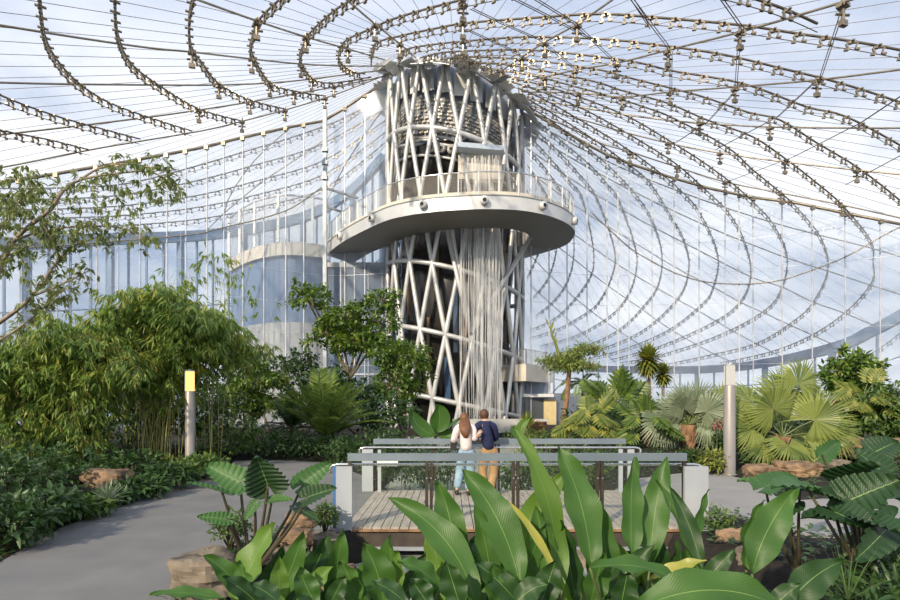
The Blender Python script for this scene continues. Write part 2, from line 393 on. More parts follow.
RADIALS = [
 [(463,66),(463,51),(463,41),(463,23),(463,2),(463,-15)],
 [(500,72),(522,57),(545,42),(577,24),(612,0),(630,-14)],
 [(510,82),(545,77),(575,70),(617,63),(668,50),(740,32),(843,2),(880,-10)],
 [(522,92),(578,93),(622,97),(670,92),(735,87),(817,80),(905,69)],
 [(522,98),(580,107),(640,117),(700,123),(770,127),(850,128),(905,128)],
 [(526,104),(580,119),(620,131),(668,143),(720,153),(785,162),(857,170),(905,175)],
 [(526,110),(575,130),(600,143),(630,152),(677,167),(725,182),(781,193),(842,205),(905,219)],
 [(530,120),(580,148),(640,176),(700,199),(764,220),(811,233),(867,247),(905,258)],
 [(530,133),(580,163),(640,195),(711,228),(753,245),(787,258),(828,271),(864,283),(905,296)],
 [(530,150),(580,185),(640,220),(700,251),(751,277),(782,287),(813,302),(844,313),(875,326)],
 [(530,172),(580,209),(640,246),(680,270),(713,287),(740,302),(764,313),(790,325),(812,335),(832,344)],
 [(530,200),(575,235),(620,266),(660,290),(700,312),(740,335),(782,357)],
 [(530,228),(565,252),(600,280),(640,308),(670,329),(710,352),(735,363)],
 [(530,255),(560,285),(600,318),(640,345),(665,363)],
 [(530,285),(560,312),(590,340),(615,362)],
 [(416,58),(400,44),(375,24),(347,0),(330,-15)],
 [(385,60),(348,49),(306,37),(257,21),(201,1),(160,-14)],
 [(385,66),(348,66),(301,64),(252,59),(192,52),(150,48),(80,38),(-20,22)],
 [(386,70),(350,74),(312,79),(270,83),(217,85),(161,85),(60,84),(-20,82)],
 [(386,76),(334,87),(294,94),(250,102),(199,110),(150,117),(60,128),(-20,137)],
 [(388,74),(350,89),(325,98),(285,110),(243,121),(201,131),(100,148),(20,164),(-20,171)],
 [(386,90),(350,120),(310,150),(265,180),(230,208),(205,232)],
 [(386,104),(365,135),(345,165),(325,205)],
 [(290,128),(255,160),(228,200),(222,232)],
]
DIAGS = [
 [(627,-5),(667,47),(670,57),(670,92)],[(717,-5),(742,30),(738,40),(735,87)],[(843,2),(838,20),(820,76)],
 [(813,83),(777,117),(715,150)],[(733,93),(707,122),(675,143)],[(902,95),(860,123),(793,157),(727,182)],
 [(530,-3),(574,24),(614,62)],[(508,-3),(550,18),(600,45)],[(470,9),(506,26),(539,40),(574,69)],
 [(468,31),(508,49),(543,71)],[(628,-5),(650,29)],[(905,153),(845,185)],
]
def carry_on(tr, pts, off, far=9.0):
    """cables that leave the picture run on along the roof"""
    for end in (0, -1):
        x, y = tr[end]
        if 0 <= x <= 900 and y >= 0: continue
        a, b = (pts[0], pts[1]) if end == 0 else (pts[-1], pts[-2])
        d = a-b; d.z = 0
        if d.length < .01: continue
        d.normalize(); ext = []
        c0 = Vector((TX, TY, 0)); r = Vector((a.x, a.y, 0))-c0; q = Vector((a.x, a.y, 0))
        rd = r.normalized(); radial = abs(d.dot(rd)) > .8
        for _ in range(6):
            if not radial:                       # keep circling the tower
                rr = (q-c0).normalized(); tg = Vector((-rr.y, rr.x, 0)); tg = tg if tg.dot(d) > 0 else -tg
                d = (d*.6+tg*.4).normalized()
            q = q+d*far/6; ext.append(Vector((q.x, q.y, roofz(q.x, q.y)-off)))
        pts = list(reversed(ext))+pts if end == 0 else pts+ext
    return pts
net = thing('roof_cable_net', 'bronze ring and spoke cable net with clamps under the clear roof film', 'cable net', (TX, TY, 27))
clips = []
for tr in RINGS:
    pts = [onroof(x, y, .25) for x, y in tr]
    pts = [p for p in pts if p is not None]
    if len(pts) < 2: continue
    pts = carry_on(tr, pts, .25)
    cur = catmull(pts, 4)
    m = MB(); m.tube(cur, .05, 6)
    low = [p-Vector((0, 0, .34)) for p in cur]
    m.tube(low, .022, 4)
    m.build('ring_cable', M['cable'], net, True)
    rs = resample(cur, 1.0)
    for i in range(1, len(rs)-1):
        t = (rs[i+1]-rs[i-1])
        clips.append((rs[i], atan2(t.y, t.x)))
for tr in RADIALS:
    pts = [onroof(x, y, .3) for x, y in tr]
    pts = [p for p in pts if p is not None]
    if len(pts) < 2: continue
    pts = carry_on(tr, pts, .3)
    m = MB(); m.tube(catmull(pts, 3), .048, 6)
    m.build('spoke_cable', M['radial'], net, True)
for tr in DIAGS:
    pts = [p for p in (onroof(x, y, .45) for x, y in tr) if p is not None]
    if len(pts) < 2: continue
    m = MB(); m.tube(pts, .02, 5)
    m.tube([p+Vector((.11, 0, .04)) for p in pts], .02, 5)
    m.build('diagonal_cable', M['cable'], net, True)
NODES = [(577,25),(545,43),(522,58),(740,31),(668,51),(617,64),(575,71),(545,78),(817,80),(735,88),(670,92),(622,98),(578,94),
 (857,170),(770,127),(700,123),(785,162),(720,153),(668,143),(463,4),(463,23),(463,41),(843,3),(375,25),(348,49),(400,44),(306,37),(257,22),
 (312,80),(270,84),(334,86),(294,93),(250,102),(199,110),(242,121),(285,110),(325,98),(219,85),(301,64),(252,58),(192,51),(842,205),(781,193),(725,182),(677,167),(630,153)]
for x, y in NODES:
    p = onroof(x, y, .3)
    if p is None: continue
    m = MB()
    m.tube([p+Vector((0, 0, .2)), p+Vector((0, 0, -.75))], .07, 6)
    m.box(p+Vector((0, 0, -.1)), (.34, .34, .12), .6); m.box(p+Vector((0, 0, -.72)), (.28, .16, .2), .3)
    m.tube([p+Vector((-.25, 0, -.4)), p+Vector((.25, .05, -.4))], .05, 5)
    m.build('node_bracket', M['clip'], net)
# clamps: the 100 nearest as parts of their own, the rest as one
def clip_shape(m, R, c):
    m.box(c+R@Vector((0, 0, -.05)), (.36, .09, .09), rot=R)
    for sx in (-1, 1):
        m.box(c+R@Vector((sx*.16, 0, -.2)), (.06, .08, .26), rot=R@Matrix.Rotation(sx*.35, 3, 'Y'))
        m.box(c+R@Vector((sx*.2, 0, -.33)), (.16, .1, .07), rot=R)
    m.box(c+R@Vector((0, 0, -.02)), (.10, .34, .05), rot=R)
cm = MB(); clip_shape(cm, Matrix.Identity(3), Vector((0, 0, 0)))
def inview(p):
    x = HX+p.x/p.y*F; y = HY-(p.z-EYE)/p.y*F
    return 0 < x < 900 and 0 < y < 600
clips.sort(key=lambda c: (0 if inview(c[0]) else 1, c[0].y))
first = None
for i, (p, a) in enumerate(clips[:100]):
    if first is None:
        first = cm.build('cable_clamp', M['clip'], net); o = first
    else:
        o = first.copy(); COL.objects.link(o)
    o.parent = net; o.matrix_parent_inverse = Matrix.Translation(-Vector(net.location)); o.location = p; o.rotation_euler = (0, 0, a)
m = MB()
for p, a in clips[100:]: clip_shape(m, Matrix.Rotation(a, 3, 'Z'), p)
o = m.build('cable_clamps', M['clip'], net); o['kind'] = 'stuff'

# eave outline (plan radius for each direction round the tower)
EAVE_R = [(px, py) for px, py in [(905,310),(870,328),(832,344),(782,357),(740,364),(700,367),(660,367.5),(620,367),(590,366)]]
EAVE_L = [(0,240),(50,238),(100,235),(150,234),(200,232),(250,226),(300,215),(325,205),(355,185),(385,152)]
er = [onroof(*q) for q in EAVE_R]; el = [onroof(*q) for q in EAVE_L]
def pol(p): return (math.degrees(atan2(p.y-TY, p.x-TX)) % 360, hypot(p.x-TX, p.y-TY))
ctrl = [pol(p) for p in er if p]+[pol(p) for p in el if p]
ctrl.sort()
ctrl = [c for c in ctrl if c[0] < 350]
ctrl += [(p[0]-360, p[1]) for p in [pol(q) for q in er if q] if p[0] >= 350]
ctrl += [(-20, 36), (-40, 42), (-60, 50), (-90, 55), (-120, 52), (-150, 44), (190, 35)]
ctrl = sorted(set((round(a, 2), round(r, 2)) for a, r in ctrl))
ctrl = ctrl+[(ctrl[0][0]+360, ctrl[0][1])]
def eaveR(a):
    while a < ctrl[0][0]: a += 360
    while a > ctrl[-1][0]: a -= 360
    for (a0, r0), (a1, r1) in zip(ctrl, ctrl[1:]):
        if a0 <= a <= a1: return r0 if a1 == a0 else r0+(r1-r0)*(a-a0)/(a1-a0)
    return 36
mem = MB(); NA, NR = 180, 26
vs = []
for i in range(NA):
    a = radians(-180+i*2); Re = eaveR(math.degrees(a))
    for j in range(NR+1):
        R = TR+.3+(max(Re, 8)-TR-.3)*(j/NR)**1.15
        X, Y = TX+R*cos(a), TY+R*sin(a); vs.append((X, Y, roofz(X, Y)+.12))
fs = [(i*(NR+1)+j, ((i+1) % NA)*(NR+1)+j, ((i+1) % NA)*(NR+1)+j+1, i*(NR+1)+j+1) for i in range(NA) for j in range(NR)]
mem.add(vs, fs)
struct(mem.build('ceiling', M['film'], None, True), 'clear film roof rising like a tent to the tower', 'roof')

sm_ = MB()
for i in range(150):
    a = radians(-180+i*2.4); Re = eaveR(math.degrees(a)); pts = []
    for j in range(9):
        R_ = TR+.8+(max(Re, 8)-TR-.9)*j/8; X, Y = TX+R_*cos(a), TY+R_*sin(a); pts.append(Vector((X, Y, roofz(X, Y)+.04)))
    sm_.tube(pts, .013, 3, caps=False)
o = sm_.build('film_seams', M['cable'], net); o['kind'] = 'stuff'
# facade below the eave: beam, glass, mullions
def facade(name, a0, a1, label, mullstep, baseh=-.3):
    wall = bpy.data.objects.new(name, None); COL.objects.link(wall); struct(wall, label, 'wall')
    n = int((a1-a0)/1.5)
    top = []
    for i in range(n+1):
        a = a0+(a1-a0)*i/n; R = eaveR(a)
        X, Y = TX+R*cos(radians(a)), TY+R*sin(radians(a)); top.append(Vector((X, Y, roofz(X, Y))))
    g = MB(); g.strip([Vector((p.x, p.y, baseh)) for p in top], top); g.build('glass', M['facade'], wall)
    b = MB()
    c = Vector((TX, TY, 0))
    for q, w in zip(top, top[1:]):
        mid = (q+w)/2; dv = (w-q)
        rot = dv.to_track_quat('X', 'Z').to_matrix()
        b.box(mid-Vector((0, 0, .35)), (dv.length*1.04, .5, .95), rot=rot)
    b.build('eave_beam', M['blue_eave'], wall)
    rs = resample(top, mullstep)
    for k, p in enumerate(rs):
        m_ = MB(); big = (k % 4 == 0)
        w = .42 if big else .14
        d = (p-c); ang = atan2(d.y, d.x)
        m_.box((p.x, p.y, (p.z+baseh)/2), (w*1.2, w, p.z-baseh), ang)
        m_.build('column' if big else 'mullion', M['blue_eave' if big else 'bluwall'], wall)
    for hz in (.28, .62):
        t = MB(); t.tube([Vector((p.x, p.y, baseh+(p.z-baseh)*hz)) for p in top], .06, 5); t.build('transom', M['bluwall'], wall)
facade('wall_right', -14, 66, 'curved glass outer wall beyond the palms at the right', 2.2)
facade('wall_left', 97, 190, 'tall glass outer wall with blue posts at the left', 1.5)

# ------------------------------------------------------------------ partition walls
def partition(name, label, line, polex, second, extra=()):
    wall = bpy.data.objects.new(name, None); COL.objects.link(wall); struct(wall, label, 'wall')
    top = [onroof(x, y, .1) for x, y in line]
    pxs = [x for x, y in line]
    def at(x):
        for (a, pa), (b, pb) in zip(zip(pxs, top), zip(pxs[1:], top[1:])):
            if min(a, b) <= x <= max(a, b) and a != b:
                # point of the wall's plan line under pixel column x
                k = (x-HX)/F; den = (pb.x-pa.x)-k*(pb.y-pa.y)
                t = (k*pa.y-pa.x)/den; t = max(0, min(1, t)); return pa.lerp(pb, t)
        return None
    g = MB(); g.strip([Vector((p.x, p.y, -.3)) for p in top], top); g.build('glass', M['glass'], wall)
    c = MB(); c.tube(top, .11, 6); c.build('top_cable', M['radial'], wall, True)
    for x in polex:
        p = at(x)
        if p is None: continue
        m = MB(); m.tube([Vector((p.x, p.y-.05, -.3)), p], .045, 6)
        m.build('rod', M['white'] if x in extra else M['pole'], wall)
        k = MB(); k.box(p-Vector((0, .1, .15)), (.3, .2, .28)); k.build('rod_cap', M['clip'], wall)
    if second:
        pts = []
        for x, y in second:
            p = at(x)
            if p is not None: pts.append(Vector((p.x, p.y-.1, EYE+(HY-y)/F*p.y)))
        s = MB(); s.tube(catmull(pts, 3), .045, 5); s.build('tie_cable', M['radial'], wall, True)
        for x in polex:
            pass
    # thin level ties
    for hz in (2.5, 5.0, 7.5, 10.0, 12.5, 15.0):
        pts = [Vector((p.x, p.y-.02, hz)) for p in top if p.z > hz+.3]
        if len(pts) > 1:
            t = MB(); t.tube(pts, .014, 4); t.build('level_tie', M['pole'], wall)
    return at
atR = partition('wall_right_partition', 'glass partition of white rods running right from the tower',
  [(525,108),(545,120),(585,143),(607,155),(637,166),(673,178),(708,188),(750,197),(797,203),(844,213),(880,220),(905,225)],
  [531,549,567,587,607,618,629,652,674,699,725,739,753,782,812,845,880], 
  [(590,212),(607,228),(629,248),(652,262),(674,273),(699,281),(725,284),(753,284),(782,280),(812,270),(845,257),(880,237),(900,227)], (618, 739))
atL = partition('wall_left_partition', 'glass partition of white rods running left from the tower',
  [(388,80),(345,108),(323,121),(290,127),(240,138),(200,148),(130,161),(60,173),(0,183),(-15,186)],
  [20, 57, 97, 118, 140, 167, 186, 207, 224, 243, 264, 286, 304, 345, 365],
  [(-10,250),(50,247),(100,243),(150,239),(200,234),(228,227),(262,219),(293,208),(322,188)])

# ------------------------------------------------------------------ tower
rnd_ = random.uniform
tower = thing('lattice_tower', 'round tower of crossing silver tubes round a dark core holding up the roof', 'tower', (TX, TY, 0))
LV = [26.75, 21.7, 16.7, 11.7, 6.7, 1.7, -.4]
def tw(phi, z, r=TR):            # phi 0 faces the camera, positive to the right
    x = r*sin(phi); y = -r*cos(phi)
    zz = z-.26*x*smoothstep(-1, 3, z)
    return Vector((TX+x, TY+y, zz))
def tube_path(k, s):
    pts = []
    z = LV[0]
    while z > -.4:
        tws = (LV[0]-z)/5.02*radians(10)
        pts.append(tw(radians(20*k+12.2)+s*tws, z)); z -= .9
    pts.append(tw(radians(20*k+12.2)+s*(LV[0]+.4)/5.02*radians(10), -.4))
    return pts
for k in range(18):
    for s in (1, -1):
        m = MB(); m.tube(tube_path(k, s), .175, 10); m.build('lattice_tube', M['tube'], tower, True)
for zi in (21.7, 11.7, 6.7, 1.9, 26.75):
    m = MB(); pts = [tw(radians(q*6), zi, TR-.02) for q in range(61)]
    m.tube(pts, .19 if zi < 26 else .14, 10, caps=False); m.build('ring_tube', M['tube'], tower, True)
m = MB(); m.lathe([(4.5, -.4), (4.5, 21.0)], (TX, TY, 0), 40); m.build('core', M['core'], tower, True)
for q in range(40):
    a = radians(q*9+random.uniform(-2, 2))
    if cos(a) < -.2: continue
    z0 = random.uniform(.2, 10); h = random.uniform(2.5, 8); w = random.uniform(.15, .5)
    m = MB(); m.box((TX+4.55*sin(a), TY-4.55*cos(a), z0+h/2), (w, .12, h), a)
    m.build('core_panel', M['brown'] if q % 3 else M['bluglass'], tower)
# upper drum of louvre plates
m = MB(); vs = []
for zz in (21.0, 27.2):
    for q in range(48): vs.append(tw(radians(q*7.5), zz, 4.9 if zz > 22 else 4.45))
m.add(vs, [(q, (q+1) % 48, 48+(q+1) % 48, 48+q) for q in range(48)]+[tuple(range(48, 96))]); m.build('upper_drum', M['grey'], tower, True)
m = MB()
for row in range(10):
    z = 21.95+row*.27
    for c in range(64):
        a = radians(c*5.625+(row % 2)*2.8)
        if cos(a) < -.3 or random.random() < .08: continue
        m.box((TX+4.62*sin(a), TY-4.62*cos(a), z-.22*4.5*sin(a)+random.uniform(-.02, .02)), (.33, .18, .13), a)
m.build('louvre_plates', M['plate'], tower)
for q in range(12):
    a = radians(-80+q*14)
    m = MB(); m.box((TX+5.0*sin(a), TY-5.0*cos(a), 25.7-.25*5*sin(a)), (.95, .1, 1.9), a)
    m.build('upper_panel', M['white' if q in (3, 5) else 'tube'], tower)
m = MB(); m.lathe([(4.8, 19.3), (4.8, 21.5)], (TX, TY, 0), 40); m.build('service_band', M['black'], tower, True)
for q, a in enumerate([-48, -41, -21, -12, -4, 4, 12, 22, 32]):
    a = radians(a); zc = 20.6-.2*4.9*sin(a)
    n = Vector((sin(a), -cos(a), 0)); c = Vector((TX, TY, zc))+n*4.8
    pts = [c, c+n*.35]
    m = MB(); m.tube(pts, .3, 14); o = m.build('pipe_end', M['pipe'], tower, True)
    m = MB(); m.tube([c+n*.34, c+n*.37], .13, 10); m.build('pipe_mouth', M['black'], o)
for z, dz in ((21.3, -.1), (20.95, .12), (19.9, 0)):
    m = MB(); m.tube([tw(radians(q*6), z+dz*sin(q), 5.0) for q in range(-12, 13)], .1, 6); m.build('service_pipe', M['pipe'], tower, True)
for sx, w in ((-1, .32), (1, .32)):
    m = MB(); m.box((TX+sx*5.55, TY+.2, 12.9), (w, .5, 26.6)); m.build('edge_column', M['kerb'] if sx > 0 else M['grey'], tower)
    m = MB(); m.box((TX+sx*5.15, TY+.4, 12.9), (.3, .4, 26.6)); m.build('edge_column', M['grey'], tower)
# frilly collar where roof film meets the tower
for k in range(44):
    a = radians(k*360/44+rnd_(-3, 3)); m = MB(); r0, r1 = rnd_(5.0, 5.5), rnd_(6.2, 7.3)
    da = radians(rnd_(4, 7)); zi, zo = rnd_(26.2, 27.0), rnd_(25.6, 26.9)
    A = tw(a-da, zi, r0); B = tw(a+da, zi, r0); C = tw(a+da*1.1, zo+rnd_(-.25, .25), r1); D = tw(a-da*1.1, zo+rnd_(-.25, .25), r1)
    up = Vector((0, 0, .05))
    m.add([A, B, C, D, A+up, B+up, C+up, D+up], [(0, 3, 2, 1), (4, 5, 6, 7), (0, 1, 5, 4), (1, 2, 6, 5), (2, 3, 7, 6), (3, 0, 4, 7)])
    m.build('collar_plate', M['white'] if k % 4 else M['steel'], tower)
for k in range(36):
    a = radians(k*10+rnd_(-2, 2)); r = rnd_(5.4, 6.4)
    p = tw(a, 26.4, r); m = MB(); m.tube([p, p+Vector((rnd_(-.4, .4), rnd_(-.4, .4), rnd_(.2, .7)))], .05, 5)
    m.build('collar_bracket', M['clip'], tower)

# walkway
HB = 12.5+EYE          # underside
outer_px = [(331.7,250),(343,241.7),(360,232.5),(385,221),(410,215),(435,211.7),(460,210),(483,209),(517,210),(542,214),(558,219),(568,224),(575,231),(573,238),(566,245),(550,251),(524,258.5)]
inner_px = [(360,259),(372,252),(385,247),(397,241),(417,235),(443,230),(465,228.3),(483,228),(508,229),(522,231.5),(530,236),(531,239),(527,242.5),(519,246),(507,250)]
def under(q): return P(q[0], q[1], F*(HB-EYE)/(HY-q[1]))
O = catmull([under((326, 255))]+[under(q) for q in outer_px], 4)
I = catmull([under((352, 264))]+[under(q) for q in inner_px], 4)
# match the number of stations
def stations(c, n):
    L = [0]
    for a, b in zip(c, c[1:]): L.append(L[-1]+(b-a).length)
    out = []
    for i in range(n):
        s = L[-1]*i/(n-1); j = 0
        while j < len(L)-2 and L[j+1] < s: j += 1
        t = (s-L[j])/max(1e-9, L[j+1]-L[j]); out.append(c[j].lerp(c[j+1], min(1, t)))
    return out
NS = 70
O = stations(O, NS); I = stations(I, NS)
walk = thing('curved_walkway', 'high curved walkway with a pale fascia looping round the tower', 'walkway', (TX, TY-8, HB))
z1 = .88
def lift(c, z): return [Vector((p.x, p.y, HB+z)) for p in c]
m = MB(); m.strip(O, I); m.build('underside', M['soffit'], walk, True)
m = MB(); m.strip(lift(O, z1), lift(I, z1)); m.build('deck', M['kerb'], walk)
m = MB(); m.strip(O, lift(O, z1)); m.strip(I, lift(I, z1)); m.strip([O[0], I[0]], [lift(O, z1)[0], lift(I, z1)[0]]); m.strip([O[-1], I[-1]], [lift(O, z1)[-1], lift(I, z1)[-1]])
m.build('fascia', M['fascia'], walk, True)
m = MB(); m.tube(lift(O, z1+.02), .05, 6); m.build('drip_edge', M['grey'], walk)
def offset(c, d):
    out = []
    for i, p in enumerate(c):
        t = c[min(i+1, len(c)-1)]-c[max(i-1, 0)]; t.z = 0; t.normalize()
        out.append(p+Vector((-t.y, t.x, 0))*d)
    return out
Oi = offset(O, .12)
Ii = offset(I, -.12)
for C_ in (Oi, Ii):
    m = MB(); m.strip(lift(C_, z1), lift(C_, z1+.32)); m.build('kerb', M['kerb'], walk)
    m = MB(); m.strip(lift(C_, z1+.32), lift(C_, z1+1.55)); m.build('railing_glass', M['railglass'], walk)
    m = MB(); m.tube(lift(C_, z1+1.58), .045, 6); m.build('top_rail', M['rail'], walk, True)
    for p in resample(lift(C_, z1), 1.32):
        m = MB(); m.box(p+Vector((0, 0, .78)), (.09, .09, 1.56)); m.build('railing_post', M['white'], walk)
for q in [(342,236),(373,219),(424,206),(485,202),(542,206),(573,217)]:
    # lights sit on the fascia at the station whose pixel column matches
    best = min(O[:55], key=lambda p: abs(HX+p.x/p.y*F-q[0]))
    i = min(range(len(O)), key=lambda k: (O[k]-best).length); t = O[min(i+1, NS-1)]-O[max(i-1, 0)]; t.normalize()
    n = Vector((t.y, -t.x, 0)); c = best+Vector((0, 0, .5))
    m = MB(); m.tube([c, c+n*.3], .28, 16); o = m.build('round_light', M['white'], walk, True)
    m = MB(); m.tube([c+n*.29, c+n*.32], .13, 12); m.build('light_lens', M['black'], o)
# props
for a, b in (((531, 237), (472, 333)), ((447, 231), (470, 333))):
    A = under(a); A.z = HB+.05
    B = P(b[0], b[1], 39.2); 
    m = MB(); m.tube([A, B], .17, 10); m.build('prop_tube', M['tube'], walk, True)
# mast at the walkway's left end, with two short beams
mast = thing('partition_mast', 'slim steel mast beside the left end of the curved walkway', 'mast', (P(325, 403, 43.8).x, 43.8, -.3))
mx = P(325, 403, 43.8).x
m = MB(); m.box((mx, 43.8, (roofz(mx, 43.8)-.3)/2), (.3, .3, roofz(mx, 43.8)+.3)); m.build('post', M['steel'], mast)
for y0, x1, y1 in ((188, 358, 198), (206, 342, 212)):
    m = MB(); m.tube([P(325, y0, 43.8), P(x1, y1, 43.8)], .1, 6); m.build('cross_beam', M['grey'], mast)
for yy in (150, 163, 178):
    m = MB(); m.box(P(325, yy, 43.7), (.45, .4, .3)); m.build('bracket', M['grey'], mast)

# gallery behind the left partition
gal = thing('rear_gallery', 'pale curved gallery with tall glass seen through the left partition', 'gallery', (P(282, 403, 46).x, 46, 0))
gpx = [(229,271.5),(243,264),(257,259),(270,256.5),(282,255),(302,255.5),(325,258)]
gc = catmull([under(q) for q in gpx], 5)
m = MB(); m.strip(gc, lift(gc, 1.1)); m.build('fascia', M['kerb'], gal, True)
bk = [p+Vector((.5, 3.0, 0)) for p in gc]
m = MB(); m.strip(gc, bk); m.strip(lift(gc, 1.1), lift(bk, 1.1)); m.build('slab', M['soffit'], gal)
m = MB(); m.strip(lift(gc, 1.1), lift(gc, 5.0)); m.build('glass', M['railglass'], gal)
m = MB(); m.tube(lift(gc, 5.05), .09, 6); m.build('head_rail', M['white'], gal)
for p in resample(lift(gc, 1.1), 2.9):
    m = MB(); m.box(p+Vector((0, 0, 1.95)), (.2, .2, 3.9)); m.build('upright', M['white'], gal)
lowv = [Vector((p.x, p.y+.4, 0)) for p in gc]
m = MB(); m.strip([p+Vector((0, 0, 8.6)) for p in lowv], [p+Vector((0, 0, HB)) for p in lowv]); m.build('blue_wall', M['bluwall'], gal, True)
m = MB(); m.strip([p+Vector((0, -.6, -.3)) for p in lowv], [p+Vector((0, -.6, 8.7)) for p in lowv]); m.build('lower_wall', M['slabgrey'], gal, True)
# glazed link under the walkway between mast and tower
link = thing('glazed_link', 'blue glazed wall under the walkway between mast and tower', 'glazed wall', (P(360, 403, 45).x, 45, -.3))
xa, xb = P(327, 403, 45).x, P(396, 403, 45).x
m = MB(); m.box(((xa+xb)/2, 45.2, 6.6), (xb-xa, .3, 13.8)); m.build('glazing', M['bluglass'], link)
for k in range(6):
    x = xa+(xb-xa)*k/5
    m = MB(); m.box((x, 44.98, 6.6), (.09, .12, 13.8)); m.build('mullion', M['pole'], link)
for z in (4.3, 9.0, 13.4):
    m = MB(); m.box(((xa+xb)/2, 44.96, z), (xb-xa, .1, .12 if z < 13 else .4)); m.build('transom', M['grey'] if z > 13 else M['pole'], link)

# platform right of the tower
plat = thing('side_platform', 'pale boxed balcony with glass railing low on the right of the tower', 'balcony', (P(525, 403, 42).x, 42, 0))
c0 = P(526, 0, 41.0); A = Vector((P(497, 0, 42.5).x, 42.5)); Bc = Vector((c0.x, 41.0)); Cc = Vector((P(553, 0, 44.5).x, 44.5)); Dd = Vector((A.x+.6, 46.0))
zb, zt = EYE+(HY-381)/F*41, EYE+(HY-364)/F*41
m = MB(); m.prism([A, Bc, Cc, Dd], zb, zt); m.build('slab', M['kerb'], plat)
for u, w in ((A, Bc), (Bc, Cc)):
    m = MB(); m.strip([Vector((u.x, u.y, zt)), Vector((w.x, w.y, zt))], [Vector((u.x, u.y, zt+1.1)), Vector((w.x, w.y, zt+1.1))]); m.build('railing_glass', M['railglass'], plat)
    m = MB(); m.tube([Vector((u.x, u.y, zt+1.12)), Vector((w.x, w.y, zt+1.12))], .04, 6); m.build('top_rail', M['rail'], plat)
    for t in (0, .33, .66, 1):
        q = u.lerp(w, t); m = MB(); m.box((q.x, q.y, zt+.55), (.06, .06, 1.1)); m.build('railing_post', M['steel'], plat)
und = thing('tower_entrance', 'shaded entrance bay with dark doors beneath the boxed balcony', 'entrance', (P(525, 403, 44).x, 44, 0))
m = MB(); m.box((P(522, 0, 45).x, 45.2, (zb-.3)/2+.6), (4.6, 1.0, zb+.2)); m.build('wall', M['bluwall'], und)
m = MB(); m.box((P(510, 0, 43.9).x, 43.9, 1.3), (2.2, .3, 3.2)); m.build('grey_pier', M['slabgrey'], und)
for px in (507, 531, 540):
    m = MB(); m.box((P(px, 0, 43.5).x, 43.6, 1.05), (.62, .12, 2.5)); o = m.build('door', M['black'], und)
m = MB(); m.box((P(537, 0, 43).x, 43.3, 2.5), (2.6, .9, .25)); m.build('canopy', M['white'], und)
m = MB(); m.box((P(551, 0, 43).x, 43.6, .95), (1.0, .4, 2.5)); m.build('warm_wall', M['yellow'], und)
m = MB(); m.box((P(555, 0, 56).x, 56, 1.4), (14, .3, 3.0)); tag(m.build('low_rear_wall', M['slabgrey']), 'low pale wall in the garden far behind the palms', 'wall')

# waterfall
lid = thing('waterfall_spout', 'blue-grey spout box on the tower front that pours the waterfall', 'spout', (P(480, 403, 39).x, 39, 18))
la, lb = P(457, 146, 38.6), P(504, 150, 38.6)
m = MB(); dv = lb-la; rot = dv.to_track_quat('X', 'Z').to_matrix()
m.box((la+lb)/2+Vector((0, .6, 0)), (dv.length, 1.8, .34), rot=rot); m.build('spout_lid', M['lid'], lid)
m = MB(); m.box((la+lb)/2+Vector((0, 1.1, -1.0)), (dv.length*.94, .7, 1.8)); m.build('spout_box', M['plate'], lid)
w = MB()
for layer, (yy, x0, x1) in enumerate(((38.6, 1.7, 3.55), (38.95, .75, 3.75))):
    cols = 26; rows = 24; vs = []
    for i in range(rows+1):
        z = 18.0+EYE-.3-(18.0+EYE-.1)*i/rows
        sp = 1+.10*i/rows
        for j in range(cols+1):
            x = (x0+x1)/2+((x1-x0)*(j/cols-.5))*sp
            vs.append((x, yy+.10*sin(j*1.9+layer)-.25*i/rows, z))
    w.add(vs, [(i*(cols+1)+j, i*(cols+1)+j+1, (i+1)*(cols+1)+j+1, (i+1)*(cols+1)+j) for i in range(rows) for j in range(cols)])
wf = w.build('waterfall', M['water'], None, True)
tag(wf, 'white waterfall dropping down the front of the lattice tower', 'waterfall', kind='stuff')
s = MB()
for k in range(130):
    x = random.choice((random.uniform(.7, 3.8), random.uniform(1.8, 3.6))); yy = random.uniform(38.3, 39.2); zt_ = random.uniform(6, 19.5); L_ = random.uniform(3, 12)
    zl = max(0, zt_-L_)
    pts = [(x+random.uniform(-.03, .03), yy, zt_+(zl-zt_)*t/4) for t in range(5)]
    s.tube(pts, random.uniform(.012, .028), 4)
s.build('water_strands', M['strand'], wf)

# ------------------------------------------------------------------ ground
def inpoly(x, y, poly):
    r = False; n = len(poly); j = n-1
    for i in range(n):
        xi, yi = poly[i]; xj, yj = poly[j]
        if (yi > y) != (yj > y) and x < (xj-xi)*(y-yi)/(yj-yi)+xi: r = not r
        j = i
    return r
def distpoly(x, y, poly):
    best = 1e9; n = len(poly)
    for i in range(n):
        ax, ay = poly[i]; bx, by = poly[(i+1) % n]
        dx, dy = bx-ax, by-ay; L2 = dx*dx+dy*dy
        t = 0 if L2 == 0 else max(0, min(1, ((x-ax)*dx+(y-ay)*dy)/L2))
        best = min(best, hypot(x-ax-t*dx, y-ay-t*dy))
    return best
BX0, BX1, BY0, BY1 = -1.62, 3.62, 8.25, 11.75
def gxy(x, y): q = G(x, y); return (q.x, q.y)
PATH_L = [(-9.5, 2.0), (-7.2, 5.0), gxy(0, 562), gxy(60, 528), gxy(120, 503), gxy(170, 488), gxy(205, 479), gxy(222, 470), gxy(235, 461), gxy(262, 459.5), gxy(300, 461), gxy(330, 463), (-2.2, 14.0),
          (BX0, BY1+.1), (BX0, BY0-.3), (-2.0, 8.0), gxy(270, 535), gxy(225, 548), gxy(195, 570), gxy(175, 600), (-2.6, 4.0), (-3.0, 2.0)]
